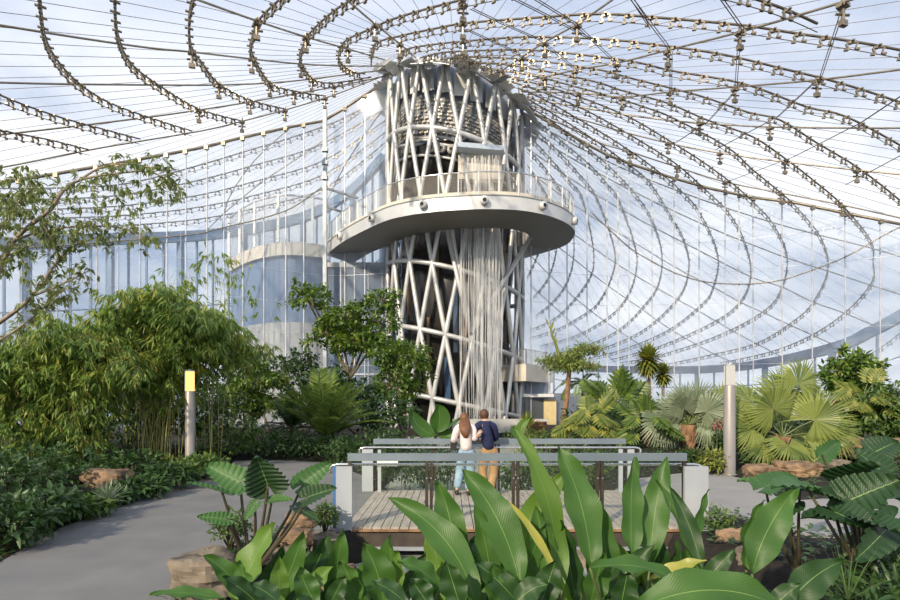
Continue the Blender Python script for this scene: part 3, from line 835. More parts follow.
PATH_R = [(BX1, BY0-.15), (BX1, BY1+.1), gxy(640, 478), gxy(690, 472), gxy(718, 473), gxy(745, 479), gxy(768, 488), gxy(775, 496), gxy(800, 500), gxy(850, 497), gxy(905, 495), (14.5, 10.2), (13.0, 8.0), gxy(905, 528), gxy(850, 536), gxy(800, 534), gxy(760, 522), gxy(735, 514)]
STREAM = [(-2.3, 3), (4.2, 3), (3.55, 8), (3.5, 12), (4.2, 15), (5, 20), (4.6, 37), (-4, 38), (-2, 20), (-2.2, 15), (-1.5, 12), (-1.5, 8.2), (-2.15, 7.9)]
def ground(x, y):
    z = .05+.10*sin(x*.7)*cos(y*.5)
    if inpoly(x, y, PATH_L) or inpoly(x, y, PATH_R): return -.06
    dp = min(distpoly(x, y, PATH_L), distpoly(x, y, PATH_R))
    z = -.05+(z+.05)*min(1, dp/.8)
    if x < -4 and y < 20: z += .25*smoothstep(.3, 2.5, dp)
    if x > 5 and y > 16: z += .2*smoothstep(.3, 3, dp)
    if inpoly(x, y, STREAM):
        ds = distpoly(x, y, STREAM); z = min(z, .0-1.3*smoothstep(0, .9, ds))
    return z
g = MB(); vs = []
xs = [-46+.9*i for i in range(30)]+[-19+.35*i for i in range(112)]+[20.3+.9*i for i in range(28)]
ys = [-14+1.0*i for i in range(16)]+[2.2+.3*i for i in range(62)]+[21+1.0*i for i in range(70)]
for y in ys:
    for x in xs: vs.append((x, y, ground(x, y) if y < 42 else 0))
nx = len(xs)
g.add(vs, [(j*nx+i, j*nx+i+1, (j+1)*nx+i+1, (j+1)*nx+i) for j in range(len(ys)-1) for i in range(nx-1)])
struct(g.build('floor', M['soil'], None, True), 'dark planted soil of the garden beds', 'ground')
m = MB(); m.add([(-400, -200, -.45), (400, -200, -.45), (400, 600, -.45), (-400, 600, -.45)], [(0, 1, 2, 3)])
struct(m.build('outer_ground', M['lawn']), 'open ground outside the glass walls', 'ground')
m = MB(); m.prism(PATH_L, -.12, 0); struct(m.build('garden_path', M['path']), 'broad grey concrete path curving in from the lower left', 'path')
m = MB(); m.prism(PATH_R, -.12, 0); struct(m.build('garden_path', M['path2']), 'pale concrete path leaving the right end of the bridge', 'path')
m = MB(); m.prism([(-2.0, 3), (3.9, 3), (3.3, 8), (3.3, 12), (4, 15), (4.6, 36.8), (-3.4, 37.2), (-1.8, 20), (-1.9, 15), (-1.3, 12), (-1.3, 8)], -.95, -.85)
tag(m.build('stream_water', M['pond']), 'dark water of the stream passing under the bridge', 'water', kind='stuff')
# pool edge in front of the tower
m = MB(); m.box((P(500, 0, 37).x, 37.2, .2), (6.5, .5, 1.2)); tag(m.build('pool_wall', M['slabgrey']), 'low grey wall at the foot of the waterfall', 'wall')

# ------------------------------------------------------------------ bridge
br = thing('footbridge', 'timber footbridge with glass and steel railings crossing the stream', 'bridge', ((BX0+BX1)/2, (BY0+BY1)/2, 0))
nb = 37; bw = (BX1-BX0)/nb
m = MB()
for k in range(nb): m.box((BX0+bw*(k+.5), (BY0+BY1)/2, -.02), (bw-.014, BY1-BY0, .045))
m.build('deck_boards', M['deck'], br)
m = MB(); m.box(((BX0+BX1)/2, BY0+.02, -.18), (BX1-BX0, .12, .20)); m.build('edge_beam', M['beam'], br)
m = MB(); m.box(((BX0+BX1)/2, BY0+.01, -.045), (BX1-BX0, .10, .03)); m.build('nosing', M['palmtrunk'], br)
m = MB(); m.box(((BX0+BX1)/2, BY0+.0, -.31), (BX1-BX0, .16, .055)); m.build('steel_flange', M['steel'], br)
m = MB(); m.box(((BX0+BX1)/2, BY1-.05, -.18), (BX1-BX0, .12, .24)); m.build('edge_beam', M['beam'], br)
def railing(y, x0, x1, posts, inner, first):
    m = MB(); m.box(((x0+x1)/2, y, 1.07), (x1-x0+.06, .08, .115)); m.build('top_rail', M['barmetal'], br)
    m = MB()
    hy = y+inner
    pts = [(x0-.30, hy, .86), (x0-.32, hy, .90), (x0-.32, hy, .95), (x0-.28, hy, .985), (x0-.2, hy, 1.0), (x1+.2, hy, 1.0), (x1+.28, hy, .985), (x1+.32, hy, .95), (x1+.32, hy, .90), (x1+.30, hy, .86)]
    pts = [(a, b, c-.055) for a, b, c in pts]
    m.tube(pts, .022, 8); m.build('handrail', M['rail'], br, True)
    for xp in posts:
        prs = (xp-.035, xp+.035) if x0+.1 < xp < x1-.1 else (xp,)
        for xq in prs:
            m = MB(); m.box((xq, y, .42), (.045, .07, 1.28)); m.build('railing_post', M['darkpost'], br)
            b_ = MB()
            for zz in (.25, .75):
                b_.tube([(xq, y-.04, zz), (xq, y-.05, zz)], .012, 6)
            b_.build('bolt', M['steel'], br)
        m = MB(); m.tube([(xp, y, .9), (xp, hy, .93)], .012, 6); m.build('handrail_bracket', M['steel'], br)
    for a, b in zip(posts, posts[1:]):
        m = MB(); m.box(((a+b)/2, y, .50), (b-a-.13, .014, .98)); m.build('glass_panel', M['bridgeglass'], br)
px = lambda x, d: (x-HX)/F*d
nposts = [px(350, 8.3), px(429, 8.3), px(515.5, 8.3), px(599.5, 8.3), px(684, 8.3)]
railing(8.3, nposts[0], nposts[-1], nposts, .10, True)
fposts = [px(375, 11.7), px(434, 11.7), px(497, 11.7), px(561, 11.7), px(624, 11.7)]
railing(11.7, fposts[0], fposts[-1], fposts, -.10, False)
m = MB(); m.box(((px(336, 8.2)+px(352, 8.2))/2, 8.22, .34), (px(352, 8.2)-px(336, 8.2), .06, 1.19)); m.build('end_panel', M['panel'], br)
m = MB(); m.box((px(334.3, 8.2), 8.24, .36), (.045, .05, 1.15)); m.build('end_panel_edge', M['bluefilm'], br)
m = MB(); m.box(((px(685, 8.2)+px(708, 8.2))/2, 8.22, .34), (px(708, 8.2)-px(684.5, 8.2), .06, 1.19)); m.build('end_panel', M['panel'], br)
m = MB(); m.box((px(367.5, 11.6), 11.62, .41), (px(373, 11.6)-px(362, 11.6), .06, .99)); m.build('end_panel', M['panel'], br)
m = MB(); m.box((px(379.5, 11.5), 11.5, .41), (.07, .06, .99)); m.build('side_post', M['panel'], br)
m = MB(); m.box((px(387.5, 11.45), 11.45, .70), (px(398, 11.4)-px(377, 11.4), .02, .27)); tag(m.build('notice_board', M['sign']), 'blank white notice plate on the far railing of the bridge', 'sign')
m = MB(); m.box((px(620.5, 11.5), 11.5, .42), (.08, .07, 1.0)); m.build('side_post', M['panel'], br)
m = MB(); m.box((px(631, 11.6), 11.62, .41), (px(634.5, 11.6)-px(628, 11.6), .06, .99)); m.build('end_panel', M['panel'], br)

# ------------------------------------------------------------------ light posts
def lightpost(px_, ytop, ysplit, ybase, w, label, lampmat, sq):
    q = G(px_, ybase); d = q.y; zt_ = EYE+(HY-ytop)/F*d; zs = EYE+(HY-ysplit)/F*d; r = w/F*d/2
    t = thing('light_post', label, 'light post', (q.x, q.y, 0), 'path light posts')
    m = MB(); m.lathe([(r*1.3, 0), (r*1.3, .03), (r, .04), (r, zs-.02), (r*.9, zs)], q, 24); m.build('post', M['postmetal'], t, True)
    m = MB(); m.lathe([(r*.92, zs), (r*.92, zt_-.04)], q, 24); m.build('lamp', lampmat, t, True)
    m = MB(); m.lathe([(r*1.02, zt_-.04), (r*1.02, zt_)], q, 24); m.build('cap', M['steel'], t, True)
    m = MB(); m.box((q.x-r*.9, q.y-r*.35, (zs+zt_)/2), (.02, .02, zt_-zs)); m.build('lamp_bar', M['grey'], t)
lightpost(190, 370, 391, 472, 9, 'round steel light post with a glowing amber lamp among bamboo', M['lampwarm'], True)
lightpost(729.5, 364, 385, 475, 11, 'round steel light post with a white lamp beside the fan palms', M['lampwhite'], False)

# ------------------------------------------------------------------ rocks
def rock(c, size, seed, mat, label, group=None, name='boulder', rz=0, blocky=.6):
    rnd = random.Random(seed)
    m = MB(); n, k = 36, 22; vs = []
    ph = [rnd.uniform(0, 6.28) for _ in range(9)]
    for i in range(k+1):
        th = pi*i/k
        for j in range(n):
            a = 2*pi*j/n
            d = Vector((sin(th)*cos(a), sin(th)*sin(a), cos(th)))
            s_ = max(abs(d.x), abs(d.y), abs(d.z)); d = d*((1-blocky)+blocky/s_*.82)
            e = d*1.1+Vector((ph[0]*9, ph[1]*7, seed*3.1)); nn = 1+.22*MN.noise(e)+.16*MN.noise(d*2.3+Vector((ph[2], ph[3], seed)))*.6-.05+.12*MN.noise(e*2.7)+.07*MN.noise(e*6)
            q = Vector((d.x*size[0]*nn/2, d.y*size[1]*nn/2, d.z*size[2]*nn/2))
            q = Matrix.Rotation(rz, 3, 'Z')@q; vs.append(Vector(c)+q)
    m.add(vs, [(i*n+j, (i+1)*n+j, (i+1)*n+(j+1) % n, i*n+(j+1) % n) for i in range(k) for j in range(n)])
    o = m.build(name, mat); tag(o, label, 'rock', group); return o
def rockpx(x0, y0, x1, y1, d, seed, mat, label, depth=None, rz=0):
    c = P((x0+x1)/2, (y0+y1)/2, d); w = (x1-x0)/F*d; h = (y1-y0)/F*d
    rock(c, (w, depth or w*.8, h), seed, mat, label, 'garden boulders', rz=rz)
rockpx(168, 548, 243, 600, 5.3, 1, M['rockg'], 'large squarish tan and black boulder at path edge, front left', .6)
rockpx(283, 511, 318, 531, 7.3, 2, M['rock'], 'flat brown rock topmost of the pile left of the bridge')
rockpx(276, 527, 314, 550, 7.0, 3, M['rock'], 'brown rock under the top rock left of the bridge')
rockpx(262, 545, 312, 580, 6.6, 4, M['rockg'], 'grey rock low in the pile left of the bridge')
rockpx(308, 530, 347, 585, 7.7, 5, M['rockg'], 'upright dark rock against the left bridge end panel')
rockpx(82, 466, 130, 497, 11.4, 6, M['rock'], 'angular brown boulder in ground cover beneath the bamboo', .9)
rockpx(742, 463, 778, 487, 13.5, 7, M['rock'], 'rust-streaked boulder nearest the right light post')
rockpx(776, 460, 822, 482, 13.9, 8, M['rock'], 'long tan rock second from the right light post')
rockpx(818, 458, 852, 479, 14.1, 9, M['rockg'], 'grey-brown rock third from the right light post')
rockpx(830, 437, 876, 460, 16.0, 10, M['rock'], 'broad flat rock behind the row on the right bank')
rockpx(885, 437, 915, 460, 15.5, 11, M['rock'], 'rock cut by the right edge of the picture')
rockpx(862, 455, 905, 480, 14.6, 12, M['rockg'], 'low rock in shade right of the boulder row')
rockpx(712, 528, 752, 556, 7.6, 13, M['rock'], 'brown rock below the right bridge end panel')
rockpx(735, 545, 770, 575, 6.8, 14, M['rockg'], 'dark rock beside the broad leaves right of the bridge')
rockpx(300, 553, 336, 592, 6.9, 21, M['rockg'], 'wet grey rock at the foot of the upright dark rock')
rockpx(243, 545, 272, 566, 6.2, 22, M['rockg'], 'dark rock between the squarish boulder and the rock pile')
rockpx(318, 560, 360, 596, 6.4, 23, M['rock'], 'brown rock by the stream below the left end of the bridge')
rockpx(560, 548, 600, 580, 7.9, 15, M['rockg'], 'dark rock in the stream under the bridge')
rockpx(405, 545, 425, 566, 8.6, 16, M['rock'], 'small tan rock in the dark gap under the bridge')

# ------------------------------------------------------------------ foliage helpers
UP = Vector((0, 0, 1))
def rnd(a, b): return random.uniform(a, b)
def rdir(zmin=-1, zmax=1):
    a = rnd(0, 2*pi); z = rnd(zmin, zmax); r = sqrt(max(0, 1-z*z)); return Vector((r*cos(a), r*sin(a), z))
def smallleaf(m, p, d, n, L, W):
    """pointed leaf: 6 points, slightly folded"""
    s = d.cross(n)
    s = s.normalized() if s.length > 1e-5 else d.orthogonal().normalized()
    u = s.cross(d).normalized()
    m.add([p, p+d*(L*.35)+s*(W*.5)+u*(W*.12), p+d*(L*.4), p+d*(L*.35)-s*(W*.5)+u*(W*.12), p+d*(L*.75)+s*(W*.3)-u*(L*.05), p+d*(L*.75)-s*(W*.3)-u*(L*.05), p+d*L-u*(L*.14)],
          [(0, 2, 1), (0, 3, 2), (1, 2, 6, 4), (2, 3, 5, 6)])
def blade(m, p0, p1, bow, W, face=None, fold=.12, segs=12, peak=.42, wave=0, tipw=.02):
    """broad blade from p0 to p1, bowed by vector bow; face = the way its upper side looks"""
    p0, p1 = Vector(p0), Vector(p1); pm = (p0+p1)/2+Vector(bow)*2*.5*2
    face = Vector(face) if face is not None else Vector((0, -1, .5))
    vs = []; uv = []; cols = 5
    ph = rnd(0, 6)
    for i in range(segs+1):
        t = i/segs
        c = p0*(1-t)**2+pm*2*t*(1-t)+p1*t*t
        tg = (pm-p0)*(2*(1-t))+(p1-pm)*(2*t); tg.normalize()
        s = tg.cross(face); s = s.normalized() if s.length > 1e-4 else tg.orthogonal().normalized()
        u = s.cross(tg).normalized()
        if t < peak: w = sin(pi/2*(t/peak))**.75
        else: w = cos(pi/2*((t-peak)/(1-peak)))**.8
        w = max(w, tipw)*W/2
        for j in range(cols):
            q = -1+2*j/(cols-1)
            h = abs(q)**1.3*fold*W+wave*W*.10*sin(t*17+ph+q*2)*abs(q)
            vs.append(c+s*(q*w)+u*h); uv.append((j/(cols-1), t))
    fs = [(i*cols+j, i*cols+j+1, (i+1)*cols+j+1, (i+1)*cols+j) for i in range(segs) for j in range(cols-1)]
    m.add(vs, fs, uv)
def leafball(m, c, rad, n, L, W, droop=.3, shell=.55):
    c = Vector(c)
    for _ in range(n):
        d = rdir(-.8, 1); r = shell+(1-shell)*random.random()
        p = c+Vector((d.x*rad[0], d.y*rad[1], d.z*rad[2]))*r
        dd = (d*.7+rdir()*.8+Vector((0, 0, -droop))).normalized()
        smallleaf(m, p, dd, (UP+rdir()*.6).normalized(), L*rnd(.7, 1.25), W*rnd(.75, 1.2))
def spray(m, p, d, k, L, W, droop=.5):
    for i in range(k):
        dd = (d+rdir()*.75+Vector((0, 0, -droop))).normalized()
        smallleaf(m, p+rdir()*.03, dd, (UP+rdir()*.5).normalized(), L*rnd(.7, 1.2), W*rnd(.8, 1.2))

def leafy_tree(name, label, cat, root, lobes, leaf, n, L, W, bark='bark', tr=.12, group=None, droop=.3, trunks=1, cluster=14, fk=.8):
    """trunk, boughs and clustered leaves; lobes = (centre, radii)"""
    root = Vector(root); t = thing(name, label, cat, root, group)
    tm = MB(); fm = MB()
    allc = sum((Vector(c) for c, r in lobes), Vector())/len(lobes)
    fork = root.lerp(Vector((allc.x, allc.y, root.z+(min(c[2] for c, r in lobes)-root.z)*fk)), fk)
    for k in range(trunks):
        off = Vector((rnd(-.15, .15), rnd(-.15, .15), 0))*(k > 0)
        tm.tube(catmull([root+off-Vector((0, 0, .1)), root.lerp(fork, .5)+Vector((rnd(-.1, .1), rnd(-.1, .1), 0))+off, fork+off*2], 4), tr, 8, tr*.7)
    vol = sum(r[0]*r[1]*r[2] for c, r in lobes)
    for c, r in lobes:
        c = Vector(c)
        mid = fork.lerp(c, .5)+rdir()*.15
        tm.tube(catmull([fork, mid, c], 3), tr*.55, 6, tr*.25)
        cnt = max(3, int(n/cluster*(r[0]*r[1]*r[2]/vol)))
        for _ in range(cnt):
            d = rdir(-.75, 1); q = rnd(.45, 1.0)
            p = c+Vector((d.x*r[0], d.y*r[1], d.z*r[2]))*q
            if random.random() < .5: tm.tube([c.lerp(p, .2), c.lerp(p, .6)+rdir()*.06, p], tr*.14, 4, tr*.06, caps=False)
            for _k in range(cluster):
                pp = p+rdir()*rnd(0, .32)*min(1.0, max(r))
                dd = (d*.6+rdir()*.9+Vector((0, 0, -droop))).normalized()
                smallleaf(fm, pp, dd, (UP+rdir()*.5).normalized(), L*rnd(.7, 1.25), W*rnd(.8, 1.2))
    tm.build('trunk', M[bark], t, True); fm.build('foliage', M[leaf], t)
    return t
def pinnate(m, rm, p0, d, L, droop, nleaf, ll, lw, up=.0, vee=.35):
    """feather frond"""
    p0 = Vector(p0); pts = []; dd = Vector(d).normalized(); p = p0.copy(); k = 14
    for i in range(k+1):
        pts.append(p.copy()); dd = (dd+Vector((0, 0, -droop/k))).normalized(); p = p+dd*(L/k)
    rm.tube(pts, .018*L/1.5, 5, .004)
    for i in range(nleaf):
        t = .12+.88*i/(nleaf-1); f = t*k; a = int(min(f, k-1)); c = pts[a].lerp(pts[a+1], f-a)
        tg = (pts[a+1]-pts[a]).normalized(); s = tg.cross(UP); s = s.normalized() if s.length > 1e-4 else Vector((1, 0, 0))
        u = s.cross(tg)
        le = ll*(.35+.65*sin(pi*min(1, .15+t*.8)))*rnd(.9, 1.1)
        for sg in (-1, 1):
            ld = (s*sg+tg*.75+u*vee+rdir()*.08).normalized()
            smallleaf(m, c, (ld+Vector((0, 0, -.12))).normalized(), u, le, lw)
def fan(m, rm, hub, d, R, nseg=30, face=None, spread=300, droop=.12, seg_w=.72):
    """fan palm leaf, hub at the end of its stalk; d = pointing way, face = leaf normal"""
    hub = Vector(hub); d = Vector(d).normalized(); n = Vector(face).normalized()
    n = (n-d*n.dot(d)).normalized(); s = d.cross(n)
    for i in range(nseg):
        a = radians(-spread/2+spread*i/(nseg-1)+rnd(-2, 2)); 
        v = d*cos(a)+s*sin(a); w = v.cross(n).normalized()
        le = R*(1-.18*abs(a)/radians(spread/2))*rnd(.93, 1.05); hw = R*sin(radians(spread/nseg/2))*.72*seg_w
        p1 = hub+v*le*.55+n*.04*R; p2 = hub+v*le-n*R*rnd(.3, 1.3)*droop+Vector((0, 0, -R*droop*rnd(.4, 1.2)))
        e = n*hw*.35
        m.add([hub, p1+w*hw+e*0, p1-e, p1-w*hw, p2], [(0, 2, 1), (0, 3, 2), (1, 2, 4), (2, 3, 4)])
def fanpalm(name, label, root, crown_z, R, leaves, mat, nseg=32, trunkr=.18, face=None, trunk='palmtrunk', seg_w=.72, group=None, skirt=True, trunkname='trunk'):
    root = Vector(root); t = thing(name, label, 'palm', root, group)
    top = Vector((root.x, root.y, crown_z))
    m = MB(); m.tube([root-Vector((0, 0, .1)), root.lerp(top, .5), top], lambda q: trunkr*(1+.2*(q > .8)), 12); 
    for k in range(26):
        a = k*2.4; z = root.z+(crown_z-root.z)*(.05+.9*k/26)
        c = Vector((root.x+trunkr*cos(a), root.y+trunkr*sin(a), z))
        m.tube([c, c+Vector((cos(a)*.1, sin(a)*.1, .16))], .05, 5, .02)
    m.build(trunkname, M[trunk], t)
    for (dx, dz, dy, st, rr) in leaves:
        d = Vector((dx, dy, dz)).normalized(); hub = top+d*st
        lm = MB(); fc = Vector((dx*.25, -1.0, .35))
        if dy > .3: fc = Vector((0, -.6, .8))
        fan(lm, None, hub, d, R*rr, nseg, fc, 290 if rr > .8 else 250, seg_w=seg_w)
        fr = lm.build('fan_leaf', M[mat], t)
        sm = MB(); sm.tube([top, top+d*st*.5+Vector((0, 0, .04)), hub], .022, 5, .014); sm.build('leaf_stalk', M['petiole'], fr)
    return t
# --- bamboo ----------------------------------------------------------
def bamboo(label, root, culms, spreadx, h0, h1, n, mat='L_bam', seedlean=0, L=.28, group='bamboo clumps', wx=(-1, 1), ky=.5, lo=.10):
    root = Vector(root); t = thing('bamboo', label, 'bamboo', root, group)
    cm_, fm = MB(), MB(); per = max(1, n//culms)
    for k in range(culms):
        bx = rnd(-.5, .5); by = rnd(-.4, .4); h = rnd(h0, h1)
        lean = Vector((rnd(*wx)*spreadx, rnd(-1, 1)*spreadx*ky, 0))
        h *= 1-.28*min(1, abs(lean.x)/max(.1, spreadx))**2
        b0 = root+Vector((bx, by, -.1))
        pts = [b0, b0+lean*.12+UP*h*.45, b0+lean*.45+UP*h*.85, b0+lean*.8+UP*h, b0+lean*1.12+UP*h*.90]
        cv = catmull(pts, 4); cm_.tube(cv, rnd(.009, .019), 5, .003)
        for q in range(per):
            f = lo+(1-lo)*random.random()**.75; a = f*(len(cv)-1); i = int(min(a, len(cv)-2)); p = cv[i].lerp(cv[i+1], a-i)
            off = rdir(-.3, .5)*rnd(.05, .75)
            tip = p+off+Vector((0, 0, -.12))
            if random.random() < .25: cm_.tube([p, p+off*.6, tip], .004, 3, .002, caps=False)
            spray(fm, tip, Vector((off.x, off.y, -.2)).normalized(), 6, L, L*.16, .55)
    cm_.build('culms', M['culm'], t, True); fm.build('foliage', M[mat], t)
    return t
bamboo('tall arching bamboo clump behind the amber light post', Vector((-8.6, 16.0, .15)), 34, 2.3, 4.6, 5.5, 3000, lo=.26, L=.32)
bamboo('bamboo clump left of the tall one, its base in shade', P(75, 470, 14.6)*1+Vector((0, 0, 0)), 26, 2.1, 3.4, 4.3, 2300)
bamboo('low bushy bamboo cut by the left edge of the picture', Vector((-11.4, 14.5, .2)), 20, 1.9, 2.7, 3.6, 1800)
bamboo('slender bamboo shoots rising above the clump beside the amber lamp', Vector((-7.6, 17.0, .1)), 9, 1.4, 6.0, 7.6, 150, L=.26)
bamboo('dark bamboo thicket far left behind the clumps', Vector((-10.5, 18.5, .2)), 26, 3.0, 3.2, 4.4, 1300, 'L_dark')

# --- loose tree at far left -----------------------------------------
tr = thing('acacia_tree', 'open tree with long bare boughs reaching in from the left edge', 'tree', (-12.5, 11.5, .1))
tm, fm = MB(), MB()
dT = 11.5
tm.tube(catmull([(-12.5, 11.5, -.1), (-12.3, 11.5, 1.5), P(-40, 345, dT), P(-10, 328, dT)], 4), .16, 8, .10)
boughs = [[(-40,345),(0,322),(32,296),(60,258),(80,243),(104,236)], [(-30,352),(0,340),(32,318),(52,300),(68,285)],
          [(-40,345),(-10,290),(15,240),(50,210),(62,192),(80,180),(112,174),(150,172),(176,186)], [(-10,290),(-5,240),(20,200),(30,180)], [(60,258),(50,236),(40,222)], [(15,240),(40,232),(80,226),(120,228),(142,238)], [(32,296),(60,285),(90,270)],
          [(-20,300),(0,262),(20,250),(45,240)], [(80,180),(100,168),(130,164),(170,172)]]
for b in boughs:
    pts = [P(x, y, dT+rnd(-.4, .4)) for x, y in b]; cv = catmull(pts, 4)
    tm.tube(cv, .055 if len(b) > 5 else .028, 6, .010)
    k0 = int(len(cv)*.35)
    for p in cv[k0:]:
        for _ in range(5):
            tip = p+rdir()*rnd(.05, .42)
            tm.tube([p, tip], .005, 3, .002, caps=False)
            spray(fm, tip, rdir(-.6, .2), 5, .17, .05, .55)
for cx, cy, rx, ry, n in [(15, 190, 28, 28, 75), (0, 235, 25, 30, 50), (120, 200, 38, 16, 34), (165, 190, 18, 14, 20), (60, 228, 35, 12, 30), (10, 270, 18, 12, 16), (150, 243, 10, 10, 10)]:
    for _ in range(n):
        a = rnd(0, 6.28); q = sqrt(random.random())
        p = P(cx+rx*q*cos(a), cy+ry*q*sin(a), dT+rnd(-.8, .8)); spray(fm, p, rdir(-.6, .1), 7, .16, .05, .6)
tm.build('trunk', M['barkpale'], tr, True); fm.build('foliage', M['L_tree'], tr)

# --- trees around the tower foot -----------------------------------
d = 26
def lobe(x, y, rx, ry, d, rd=None): return (tuple(P(x, y, d)), (rx/F*d, (rd or rx)/F*d, ry/F*d))
leafy_tree('ficus_tree', 'dense glossy-leaved tree with three rounded heads left of the tower', 'tree', G(372, 442), 
  [lobe(345, 318, 26, 18, d), lobe(310, 298, 22, 12, d), lobe(383, 300, 20, 13, d), lobe(362, 342, 34, 17, d), lobe(325, 335, 24, 14, d), lobe(300, 285, 9, 8, d), lobe(385, 320, 17, 14, d)], 'L_fic', 5200, .24, .13, tr=.14)
leafy_tree('ficus_tree', 'lower bright green tree directly left of the tower foot', 'tree', G(405, 446), 
  [lobe(408, 358, 26, 18, 24), lobe(395, 385, 26, 20, 24), lobe(422, 372, 13, 14, 24), lobe(385, 360, 18, 14, 24)], 'L_fic', 3600, .20, .11, tr=.10, trunks=2)
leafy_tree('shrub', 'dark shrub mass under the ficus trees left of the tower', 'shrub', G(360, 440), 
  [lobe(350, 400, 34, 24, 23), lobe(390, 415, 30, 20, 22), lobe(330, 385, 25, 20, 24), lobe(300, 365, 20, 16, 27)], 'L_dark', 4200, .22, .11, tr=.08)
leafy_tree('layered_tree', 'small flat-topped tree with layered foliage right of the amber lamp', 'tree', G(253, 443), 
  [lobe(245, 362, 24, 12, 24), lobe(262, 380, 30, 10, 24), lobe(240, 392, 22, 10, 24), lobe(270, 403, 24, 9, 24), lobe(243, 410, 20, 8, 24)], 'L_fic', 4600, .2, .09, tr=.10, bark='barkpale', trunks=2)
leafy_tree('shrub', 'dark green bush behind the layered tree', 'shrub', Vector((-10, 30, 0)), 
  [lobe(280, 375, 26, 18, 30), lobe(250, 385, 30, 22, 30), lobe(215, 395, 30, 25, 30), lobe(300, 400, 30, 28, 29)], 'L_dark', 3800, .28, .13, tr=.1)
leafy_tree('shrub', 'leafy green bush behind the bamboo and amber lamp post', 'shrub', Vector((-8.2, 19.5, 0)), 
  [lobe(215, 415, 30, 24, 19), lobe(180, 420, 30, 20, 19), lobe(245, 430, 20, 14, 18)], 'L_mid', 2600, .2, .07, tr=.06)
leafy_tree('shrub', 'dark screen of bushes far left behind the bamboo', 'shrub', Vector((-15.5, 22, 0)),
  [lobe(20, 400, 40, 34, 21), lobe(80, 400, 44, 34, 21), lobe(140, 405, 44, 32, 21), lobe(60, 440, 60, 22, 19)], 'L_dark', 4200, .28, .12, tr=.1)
# feather palm in front of the ficus
def featherpalm(label, root, crown, nf, L, mat, droop=1.2, ll=.5, lw=.045, trunkr=.09, elev=(.2, 1.2), name='feather_palm', trunk='bark', nleaf=34, group=None):
    root = Vector(root); crown = Vector(crown); t = thing(name, label, 'palm', root, group)
    m = MB(); m.tube(catmull([root-Vector((0, 0, .1)), root.lerp(crown, .5), crown], 4), trunkr, 10, trunkr*.8); m.build('trunk', M[trunk], t, True)
    for k in range(nf):
        a = k*2.399; e = rnd(*elev); d_ = Vector((cos(a)*cos(e), sin(a)*cos(e), sin(e)))
        lm, rm = MB(), MB(); pinnate(lm, rm, crown, d_, L*rnd(.8, 1.1), droop*rnd(.8, 1.2), nleaf, ll, lw)
        fr = lm.build('frond', M[mat], t); rm.build('frond_stalk', M['petiole'], fr)
    return t
featherpalm('bushy feather palm with arching fronds below the ficus trees', G(325, 458), P(326, 440, 19.4), 24, 2.5, 'L_palm', .8, .62, .07, elev=(.6, 1.5), nleaf=34)
featherpalm('small dark feather palm between amber lamp and layered tree', G(292, 450), P(292, 430, 21), 12, 1.7, 'L_dark', 1.2, .5, .05)
# tree fern right of the tower
leafy_tree('tree_fern', 'tall tree fern with a flat lacy crown right of the tower', 'tree', G(561, 437),
  [lobe(550, 360, 15, 5, 30), lobe(586, 350, 19, 6, 30), lobe(570, 358, 17, 6, 30), lobe(580, 366, 20, 5, 30), lobe(562, 366, 20, 5, 30)], 'L_lace', 5200, .17, .06, bark='palmtrunk', tr=.17, droop=.5, fk=.985)
featherpalm('dark drooping palm half hidden behind the tree fern trunk', G(583, 436), P(583, 384, 31), 14, 1.9, 'L_palm', 1.8, .4, .05, trunkr=.12)
m = MB(); p = P(560, 358, 29.9)
t_ = thing('young_frond_spear', 'upright yellow unopened frond beside the tree fern crown', 'frond', p)
m.tube(catmull([P(561, 362, 29.8), P(556, 345, 29.8), P(549, 326, 29.8)], 4), .12, 6, .03); 
for k in range(12):
    q = P(558-k*.8, 352-k*2.4, 29.8); smallleaf(m, q, Vector((rnd(-.6, .6), 0, 1)).normalized(), Vector((0, -1, 0)), .5, .09)
m.build('spear', M['L_yel'], t_)
# lobed philodendron mass
def lobedleaf(m, base, d, n, L, W, lobes=7):
    """deeply cut leaf as fingers along a midrib"""
    d = Vector(d).normalized(); n = Vector(n).normalized(); s = d.cross(n); s.normalize(); u = s.cross(d)
    for i in range(lobes):
        t = i/(lobes-1); c = base+d*L*(.05+.75*t)-u*L*.18*t*t
        le = W*.62*(sin(pi*(.22+.7*t)))
        for sg in (-1, 1):
            v = (s*sg+d*(.35+.5*t)-u*.15).normalized(); smallleaf(m, c, v, u, le, L*.15)
    smallleaf(m, base+d*L*.6-u*L*.1, (d-u*.3).normalized(), u, L*.45, L*.16)
    smallleaf(m, base, d, u, L*.95, W*.30)
def lobed_plant(name, label, root, crown, nl, L, mat, stem=.10, group=None, el=(-.2, 1.3), st=(.5, 1.1)):
    root = Vector(root); crown = Vector(crown); t = thing(name, label, 'plant', root, group)
    m = MB(); m.tube([root-Vector((0, 0, .1)), root.lerp(crown, .5)+rdir()*.05, crown], stem, 8); m.build('stem', M['palmtrunk'], t, True)
    for k in range(nl):
        a = k*2.399+rnd(-.2, .2); e = rnd(*el); d_ = Vector((cos(a)*cos(e), sin(a)*cos(e), sin(e))); q = crown+d_*rnd(*st)
        lm = MB(); dd = (Vector((d_.x, d_.y, d_.z*.2-.45))).normalized() if e < .9 else (d_+Vector((0, 0, -.1))).normalized()
        nn = (UP*.7+d_*.6+Vector((0, -.5, 0))); lobedleaf(lm, q, dd, nn, L*rnd(.8, 1.15), L*rnd(.8, 1.0))
        fr = lm.build('leaf', M[mat], t)
        s_ = MB(); s_.tube([crown, crown.lerp(q, .5)+Vector((0, 0, .08)), q], .02, 5, .012); s_.build('petiole', M['petiole'], fr)
    return t
